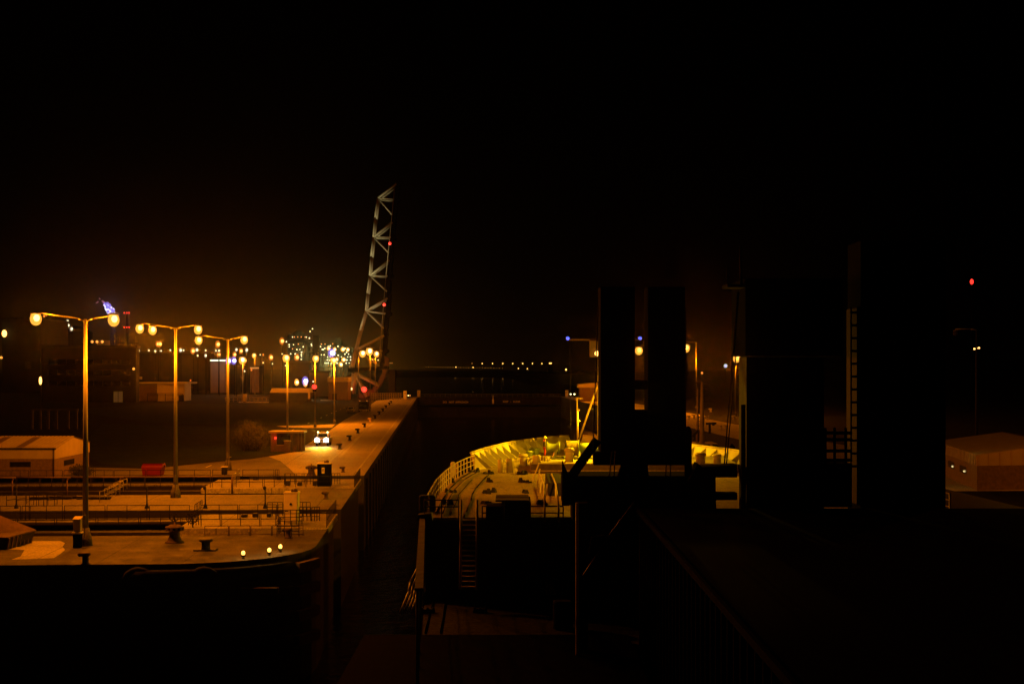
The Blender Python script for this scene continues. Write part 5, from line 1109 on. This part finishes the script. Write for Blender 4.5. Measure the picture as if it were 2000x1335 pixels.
# post, its lit edge built as a thin tan bar, and cargo hatch
b = MB(); c = at(1124, 1000, 58); b.box(c[0] + .02, c[0] + .09, 58, 58.4, ZM, at(0, 982, 58)[2]); b.build('post_lit_edge', m_tan, SHIP)
MB().box(at(1131, 0, 58)[0], at(1150, 0, 58)[0], 58.6, 59.4, ZM, at(0, 985, 58)[2]).build('crane_leg', m_black, SHIP)
b = MB(); b.tube(at(1239, 981, 57), at(1187, 1050, 57), .05); b.tube(at(1162, 1090, 57), at(1139, 1124, 57), .05); b.tube(at(1187, 1050, 57.1), at(1162, 1090, 57.1), .04); b.build('hydraulic_rod', m_tan, SHIP)
b = MB(); b.slab([at(1155, 1050, 57.3), at(1180, 1045, 57.3), at(1190, 1060, 57.3), at(1186, 1085, 57.3), at(1165, 1095, 57.3), at(1150, 1080, 57.3)], (0, .6, 0)); b.build('hydraulic_joint', m_black, SHIP)
zh = 5.5; hx = 5.42
MB().box(hx, 30, 12, 60.6, ZM, zh).build('hatch_and_dark_slab', m_black, SHIP)
MB().box(-6.5, hx - .3, 8, 62.6, ZM + .002, ZM + .35).build('hatch_and_dark_slab', m_black, SHIP)  # dark slab added where the near deck sinks into shadow
b = MB()
for k in range(46): y_ = 14 + k; b.box(hx - .12, hx - .002, y_, y_ + .12, ZM, zh - .2)
b.box(hx - .12, hx - .003, 12, 60.6, zh - .18, zh + .03); b.build('coaming_rib', m_black, SHIP)

# deck crane ahead: twin columns, cross beams and braces
def pbx(mb, x0, x1, y0, y1, Y0, Y1):
    a, c = at(x0, y0, Y0), at(x1, y1, Y0); mb.box(a[0], c[0], Y0, Y1, c[2], a[2]); return mb
cr = MB(); pbx(cr, 1100, 1398, 929, 986, 66, 69); pbx(cr, 1118, 1398, 986, 1016, 66.6, 69); CRANE = cr.build('deck_crane', m_black, SHIP)  # lower box lengthens the crane body to darken the deck edge
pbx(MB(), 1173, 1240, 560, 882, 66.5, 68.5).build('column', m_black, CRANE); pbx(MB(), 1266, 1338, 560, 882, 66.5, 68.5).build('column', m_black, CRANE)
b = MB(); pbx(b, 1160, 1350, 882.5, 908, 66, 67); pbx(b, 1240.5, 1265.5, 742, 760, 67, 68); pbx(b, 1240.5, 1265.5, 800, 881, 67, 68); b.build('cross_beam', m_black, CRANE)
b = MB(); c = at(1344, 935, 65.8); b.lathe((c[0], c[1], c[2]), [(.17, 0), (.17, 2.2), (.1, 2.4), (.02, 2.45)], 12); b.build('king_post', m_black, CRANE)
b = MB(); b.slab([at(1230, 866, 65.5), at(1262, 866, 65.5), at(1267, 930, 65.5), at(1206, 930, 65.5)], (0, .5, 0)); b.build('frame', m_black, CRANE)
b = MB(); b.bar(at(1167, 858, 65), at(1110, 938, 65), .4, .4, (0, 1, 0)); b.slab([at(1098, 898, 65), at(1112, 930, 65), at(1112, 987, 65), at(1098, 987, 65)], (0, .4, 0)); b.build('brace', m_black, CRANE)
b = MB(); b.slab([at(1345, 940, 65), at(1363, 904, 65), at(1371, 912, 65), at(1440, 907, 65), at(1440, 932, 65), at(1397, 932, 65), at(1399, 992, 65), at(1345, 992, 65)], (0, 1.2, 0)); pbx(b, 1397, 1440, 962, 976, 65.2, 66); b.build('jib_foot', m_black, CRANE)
b = MB()
for xa_, ya_, xb_, yb_ in ((1196, 880, 1190, 930), (1202, 880, 1199, 930), (1303, 880, 1300, 930), (1311, 880, 1309, 930), (1339, 600, 1339, 880), (1441, 560, 1415, 905), (1444, 620, 1419, 905), (1168, 600, 1158, 880)): b.tube(at(xa_, ya_, 64.6), at(xb_, yb_, 64.6), .03, n=5)
b.build('wire', m_dark, CRANE)
# second crane: pedestal, house, ladder
MB().box(10.22, 13.6, 62, 64, zh - 2, at(0, 697, 62)[2]).build('crane_pedestal', pmat('pedestal_paint', (.12, .085, .05), .7, 0, .3, 1.5, spec=.2), SHIP)
MB().box(10.16, 13.66, 61.94, 64.06, at(0, 922, 62)[2], at(0, 912, 62)[2]).build('pedestal_flange', m_black, SHIP)
b = MB(); b.box(9.86, 10.02, 61.0, 61.25, zh - 2, at(0, 790, 61)[2]); b.build('pedestal_pipe', m_black, SHIP)
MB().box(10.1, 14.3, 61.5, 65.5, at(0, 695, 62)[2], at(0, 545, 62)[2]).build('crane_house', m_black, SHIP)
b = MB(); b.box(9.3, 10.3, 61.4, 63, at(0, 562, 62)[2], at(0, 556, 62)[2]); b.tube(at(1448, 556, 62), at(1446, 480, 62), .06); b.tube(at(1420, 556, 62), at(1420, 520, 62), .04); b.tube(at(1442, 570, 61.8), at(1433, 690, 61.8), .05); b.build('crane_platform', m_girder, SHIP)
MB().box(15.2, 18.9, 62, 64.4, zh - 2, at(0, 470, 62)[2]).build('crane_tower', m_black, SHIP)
b = MB(); b.box(15.12, 15.198, 62.1, 64.3, zh, at(0, 600, 62)[2]); b.build('tower_lit_face', pmat('lit_face_brown', (.06, .022, .010), .8, spec=.1), SHIP)  # light on the tower's left face painted as a brown panel
b = MB()
for k in range(13): z_ = at(0, 610 + k * 25, 62)[2]; b.box(14.8, 15.12, 62.0, 62.06, z_ - .05, z_ + .05)
for xx in (14.78, 15.06): b.tube((xx, 61.98, zh), (xx, 61.98, at(0, 600, 62)[2]), .035)
b.build('tower_ladder', m_black, SHIP)
b = MB()
for py in (845, 858, 880, 898): b.tube(at(1600, py, 61), at(1664, py, 61), .07)
for px in (1612, 1630, 1652): b.tube(at(px, 835, 61), at(px, 905, 61), .06)
pbx(b, 1598, 1664, 905, 990, 61.2, 63); b.build('walkway_railing', m_black, SHIP)

# ================================================================== CREWMAN
c = g(1064, 893, ZF); fx0, fy0 = c[0], c[1]
PER = thing('person', 'crewman in a dark jacket, red trousers and white helmet standing by the winch', 'person', (fx0, fy0, ZF))
def skin(name, mat, verts, edges, radii, parent, sub=1):
    me = bpy.data.meshes.new(name); me.from_pydata([(x_ , y_, z_) for x_, y_, z_ in verts], edges, []); me.materials.append(mat)
    o = bpy.data.objects.new(name, me); COL.objects.link(o); o.parent = parent
    m = o.modifiers.new('skin', 'SKIN'); m.use_smooth_shade = True
    for i, v_ in enumerate(me.skin_vertices[0].data): v_.radius = (radii[i], radii[i]) if not isinstance(radii[i], tuple) else radii[i]; v_.use_root = (i == 0)
    s_ = o.modifiers.new('sub', 'SUBSURF'); s_.levels = sub; s_.render_levels = sub; return o
# facing +x (to the right of the picture); y is his left/right
Vb = [(0, 0, .95), (0, 0, 1.15), (.01, 0, 1.36), (.01, 0, 1.47), (.03, 0, 1.55), (.045, 0, 1.64), (.03, 0, 1.74)]
Eb = [(0, 1), (1, 2), (2, 3), (3, 4), (4, 5), (5, 6)]; Rb = [.13, .12, .14, .07, .055, .085, .06]
def add(vs, rs, root_i):
    pi = root_i
    for v_, r_ in zip(vs, rs): Vb.append(v_); Rb.append(r_); Eb.append((pi, len(Vb) - 1)); pi = len(Vb) - 1
    return pi
for sg in (-1, 1):
    add([(0, sg * .10, .88), (.02, sg * .105, .50), (-.02, sg * .11, .10), (.14, sg * .115, .045)], [.085, .06, .045, .04], 0)
    w = add([(.0, sg * .19, 1.40), (.0, sg * .235, 1.14), (.07, sg * .24, .90), (.085, sg * .24, .84)], [.06, .045, .033, .032], 2)
    for k, (dx, dz, L) in enumerate(((.035, -.02, .07), (.015, -.035, .085), (-.003, -.035, .08), (-.02, -.03, .065))): add([(.085 + dx, sg * .24, .80 + dz), (.09 + dx, sg * .235, .80 + dz - L)], [.011, .009], w)
    add([(.12, sg * .225, .81), (.135, sg * .215, .775)], [.012, .010], w)
skin('body', m_skin, Vb, Eb, Rb, PER)
skin('jacket', m_jacket, [(0, 0, .84), (0, 0, 1.0), (0, 0, 1.2), (.01, 0, 1.38), (.01, 0, 1.50), (0, -.2, 1.40), (0, -.25, 1.14), (.065, -.255, .93), (0, .2, 1.40), (0, .25, 1.14), (.065, .255, .93)], [(0, 1), (1, 2), (2, 3), (3, 4), (3, 5), (5, 6), (6, 7), (3, 8), (8, 9), (9, 10)], [(.17, .2), (.17, .19), (.165, .19), (.17, .19), .085, .085, .068, .052, .085, .068, .052], PER)
skin('trousers', m_coverall, [(0, 0, .90), (0, -.10, .84), (.02, -.105, .50), (-.02, -.11, .12), (0, .10, .84), (.02, .105, .50), (-.02, .11, .12)], [(0, 1), (1, 2), (2, 3), (0, 4), (4, 5), (5, 6)], [.14, .115, .085, .075, .115, .085, .075], PER)
b = MB(); 
for sg in (-1, 1): b.ball((fx0 + .05, fy0 + sg * .11, ZF + .06), .15, .06, .06)
b.build('boots', m_black, PER)
b = MB(); b.rings([[(fx0 + .035 + r * math.cos(j * .3927), fy0 + r * .88 * math.sin(j * .3927), ZF + z_) for j in range(16)] for r, z_ in ((.165, 1.69), (.135, 1.70), (.135, 1.75), (.11, 1.81), (.06, 1.85), (.01, 1.86))]); b.box(fx0 + .1, fx0 + .23, fy0 - .09, fy0 + .09, ZF + 1.685, ZF + 1.70); b.build('helmet', m_white, PER)
b = MB(); 
for sg in (-1, 1): b.ball((fx0 + .118, fy0 + sg * .032, ZF + 1.655), .012)
b.build('eyes', m_black, PER)
b = MB(); b.ball((fx0 + .132, fy0, ZF + 1.62), .02, .014, .025); b.build('nose', m_skin, PER); b = MB(); b.ball((fx0 + .118, fy0, ZF + 1.585), .012, .026, .006); b.build('mouth', m_coverall, PER)
b = MB(); b.bev(fx0 - .15, fx0 + .06, fy0 - .24, fy0 + .24, ZF + 1.42, ZF + 1.50, .03); b.build('shoulder_panel', m_coverall, PER)

# ================================================================== TUG BEHIND THE BOW
Yt = 165; c = at(1385, 0, Yt); q = thing('tug', 'tugboat behind the starboard bow, wheelhouse windows and tall mast showing', 'tug', (c[0], Yt, WL))
zr = at(0, 866, Yt)[2]
hx0, hx1 = at(1340, 0, Yt)[0], at(1418, 0, Yt)[0]
MB().prism([(hx0 - 4, Yt - 6), (hx1 + 4, Yt - 6), (hx1 + 5, Yt + 8), (hx1 + 2, Yt + 20), ((hx0 + hx1) / 2, Yt + 25), (hx0 - 3, Yt + 20), (hx0 - 5, Yt + 8)], WL - 1, WL + 3).build('hull', m_hull, q)
MB().box(hx0 - 1, hx1 + 1, Yt - 1, Yt + 7, WL + 3, zr - 2.4).build('deckhouse', m_brick, q)
MB().add([(hx0, Yt, zr - 2.4), (hx1 + .8, Yt, zr - 2.4), (hx1 + .8, Yt + 5, zr - 2.4), (hx0, Yt + 5, zr - 2.4), (hx0 + .3, Yt + .3, zr), (hx1 - 1.0, Yt + .3, zr), (hx1 - 1.0, Yt + 4.7, zr), (hx0 + .3, Yt + 4.7, zr)], [(0, 1, 5, 4), (1, 2, 6, 5), (2, 3, 7, 6), (3, 0, 4, 7), (4, 5, 6, 7)]).build('wheelhouse', m_tan, q)
for xa_, xb_, xc_, xd_ in ((1352, 1361, 1361, 1353), (1366, 1389, 1386, 1367), (1393, 1408, 1400, 1391)):
    MB().add([at(xa_, 873.5, Yt + .05), at(xb_, 873, Yt + .05), at(xc_, 867, Yt + .2), at(xd_, 867, Yt + .2)], [(0, 1, 2, 3)]).build('window', m_glass, q)
b = MB(); x_ = at(1371, 0, Yt + 2)[0]; b.tube((x_, Yt + 2, zr), (x_, Yt + 2, at(0, 746, Yt)[2]), .32, .14, 10); b.tube((x_ - .6, Yt + 2, zr), (x_ - .5, Yt + 2, at(0, 760, Yt)[2]), .08); b.build('mast', m_tan, q)
b = MB()
for px0, px1, py in ((1358, 1383, 747), (1362, 1386, 759), (1366, 1382, 772), (1374, 1397, 784), (1360, 1376, 772)): b.tube(at(px0, py, Yt + 2), at(px1, py + 1, Yt + 2), .06, n=6)
for py in range(750, 866, 9): b.tube(at(1364, py, Yt + 2), at(1372, py, Yt + 2), .035, n=5)
b.tube(at(1364, 750, Yt + 2), at(1364, 866, Yt + 2), .05); b.build('antenna', m_girder, q)
b = MB(); b.bar(at(1379, 827, Yt + 1), at(1399, 826, Yt + 1), .25, .22); b.bev(at(1393, 0, Yt)[0], at(1398, 0, Yt)[0], Yt + .8, Yt + 1.3, at(0, 831, Yt)[2], at(0, 825, Yt)[2], .04); b.tube(at(1386, 828, Yt + 1), at(1386, 846, Yt + 1), .14); b.build('radar', m_dark, q)
b = MB(); b.bar(at(1352, 852, Yt), at(1364, 840, Yt), .3, .3); b.bar(at(1355, 860, Yt), at(1358, 846, Yt), .12, .12); b.build('fire_monitor', m_dark, q)
b = MB(); b.slab([at(1421, 880, Yt), at(1430, 866, Yt), at(1436, 872, Yt), at(1434, 882, Yt)], (0, .5, 0)); b.build('horn', m_black, q)

# ================================================================== RIGHT BANK
b = MB(LT); b.flat([(SR, 130), (SR, 560), (SR + 12, 560), (SR + 15, 420), (SR + 16, 130)], .004); struct(b.build('right_apron', ground_mat('bright_concrete', (.55, .52, .46), (.44, .41, .36), (.36, .34, .30), 6.0)))
b = MB(LT); b.flat([(SR + 12, 135), (SR + 12, 330), (SR + 60, 330), (SR + 60, 135)], .0065); struct(b.build('right_yard', m_grass))
for px, py, s_ in ((1346, 819, 1.2), (1356, 817, 1.3), (1374, 822, 1.1), (1382, 818, 1.0), (1388, 804, 1.2), (1408, 837, 1.0), (1418, 837, 1.0), (1434, 819, 1.2)):
    bollard(px, py, s_, {1346: 'pale bollard on the right bank nearest the dark crane', 1356: 'largest pale bollard on the right bank beside the bent lamp post', 1374: 'pale bollard on the right bank left of the tug mast top', 1382: 'pale bollard on the right bank just right of the tug mast', 1388: 'pale bollard alone on the dark yard of the right bank', 1408: 'pale bollard on the right bank edge, left of a pair', 1418: 'pale bollard on the right bank edge, right of a pair', 1434: 'pale bollard on the right bank against the crane pedestal'}[px], mat=m_offwhite, grp='bollards on the right bank')
# hut seen left of the crane
c = at(1150, 780, 480); xa, xb = at(1129, 0, 480)[0], at(1171, 0, 480)[0]
q = thing('control_hut', 'low orange lit hut with a flat roof on the right bank left of the crane', 'building', (c[0], 480, 0))
MB().box(xa + .6, xb, 480, 488, 0, 4.6).build('wall', m_brick, q); MB().add([(xa, 479.5, 4.61), (xb + .4, 479.5, 4.61), (xb + .4, 489, 4.61), (xa, 489, 4.61), (xa, 479.5, 5.6), (xb + .4, 479.5, 6.2), (xb + .4, 489, 6.4), (xa, 489, 5.8)], [(0, 1, 5, 4), (1, 2, 6, 5), (2, 3, 7, 6), (3, 0, 4, 7), (4, 5, 6, 7)]).build('roof', m_cream, q)
plight((xa + 4, 468, 11), QP * .8)
for px in (1114.5, 1122): c = at(px, 769.3, 540); q = thing('marker_lamp', 'tiny pale marker lamp left of the orange hut, %s' % ('nearer the white cabinet' if px < 1118 else 'nearer the hut'), 'lamp', (c[0], c[1], 0)); MB().tube((c[0], c[1], 0), c, .07).build('stem', m_dark, q); MB().ball(c, .32).build('lamp', m_pale_l, q)
for px, py, mt, lab in ((1417, 714, emi('dim_white_lamp', (.6, .65, .9), .9), 'small blue white lamp in the dark left of the crane pedestal'), (1371, 728, m_amber, 'tiny orange lamp in the dark above the tug mast')):
    c = at(px, py, 700); q = thing('yard_lamp', lab, 'lamp mast', (c[0], c[1], 0)); MB().tube((c[0], c[1] + 1, 0), (c[0], c[1] + 1, c[2]), .15).build('pole', m_far, q); MB().ball(c, .95 if px > 1400 else .55).build('lamp', mt, q)
# shed at the far right
c = LT(SR + 1.5, 135, 0); xc, yc = at(1908, 0, 133)[0], 133
Dr = 14; Lr = 18; ez, rz, wz = at(0, 888, 133)[2], at(0, 862, 143)[2], at(0, 909, 133)[2]
q = thing('quay_shed', 'low shed with ribbed fascia and pale roof at the right edge of the photo', 'shed', (xc, yc, 0))
xl = at(1833, 0, yc + 9)[0]
# the corner faces the camera: left face runs back to the left, right face to the right
A0, A1, A2 = V((xc, yc, 0)), V((at(1826, 0, 158)[0], 158, 0)), V((xc + 16, yc + 3, 0)); A3 = A1 + (A2 - A0)
def up(v, z): return (v.x, v.y, z)
MB().add([up(a, z) for z in (0, wz) for a in (A0, A2, A3, A1)], [(3, 2, 1, 0), (4, 5, 6, 7), (0, 1, 5, 4), (1, 2, 6, 5), (2, 3, 7, 6), (3, 0, 4, 7)]).build('wall', m_brick, q)
R0, R1 = (A0 + A2) / 2, (A1 + A3) / 2
rzz = ez + .95
b = MB(); b.add([up(A0, wz + .002), up(A2, wz + .002), up(A2, ez), up(R0, rzz), up(A0, ez)], [(0, 1, 2, 3, 4)]); b.add([up(A1, wz + .002), up(A0, wz + .002), up(A0, ez), up(A1, ez)], [(0, 1, 2, 3)]); b.add([up(A0, ez), up(R0, rzz), up(R1, rzz), up(A1, ez)], [(0, 1, 2, 3)]); b.add([up(A2, ez), up(A3, ez), up(R1, rzz), up(R0, rzz)], [(0, 1, 2, 3)]); b.build('roof', m_cream, q)
b = MB(); d1 = (A1 - A0); n1 = d1.length
for k in range(int(n1 / .8)):
    c = A0.lerp(A1, k * .8 / n1); b.bar((c.x - .03, c.y - .03, wz), (c.x - .03, c.y - .03, ez), .12, .12, (0, 1, 0))
for k in range(14): c = A0.lerp(A2, k / 14); b.bar((c.x, c.y - .02, wz), (c.x, c.y - .02, ez + .95 * (1 - abs(k / 7 - 1))), .08, .05, (0, 1, 0))
b.build('fascia_rib', m_tan, q)
for f in (.22, .5): c = A0.lerp(A1, f); d = A0.lerp(A1, f + .14); MB().slab([(c.x - .02, c.y, 1.1), (d.x - .02, d.y, 1.1), (d.x - .02, d.y, 1.8), (c.x - .02, c.y, 1.8)], (-.03, -.03, 0)).build('window', m_glass, q)
for f in (.25, .52): c = A0.lerp(A1, f); MB().ball((c.x - .12, c.y - .1, 1.35), .10).build('wall_lamp', emi('wall_lamp_glass', (1, .75, .3), .9), q)
plight((xc - 1.2, yc + 2.2, ez + .7), 14, (1, .75, .15), .15); plight((xc + 9, yc - 14, 9), 2400, (1, .2, .002), .3)  # lights without lamps, added to brighten the shed fascia and roof

# ================================================================== HAZE
HAZE = 1
if HAZE:
    hm = bpy.data.materials.new('haze_air'); hm.use_nodes = True; t = hm.node_tree; t.nodes.remove(t.nodes['Principled BSDF'])
    pv = t.nodes.new('ShaderNodeVolumePrincipled'); pv.inputs['Color'].default_value = (.9, .9, .92, 1); pv.inputs['Density'].default_value = .000026; pv.inputs['Anisotropy'].default_value = .97
    t.links.new(pv.outputs[0], t.nodes['Material Output'].inputs['Volume'])
    b = MB(); b.box(-4000, 4000, -200, 5200, WL - 5, 130); struct(b.build('haze', hm), 'stuff')
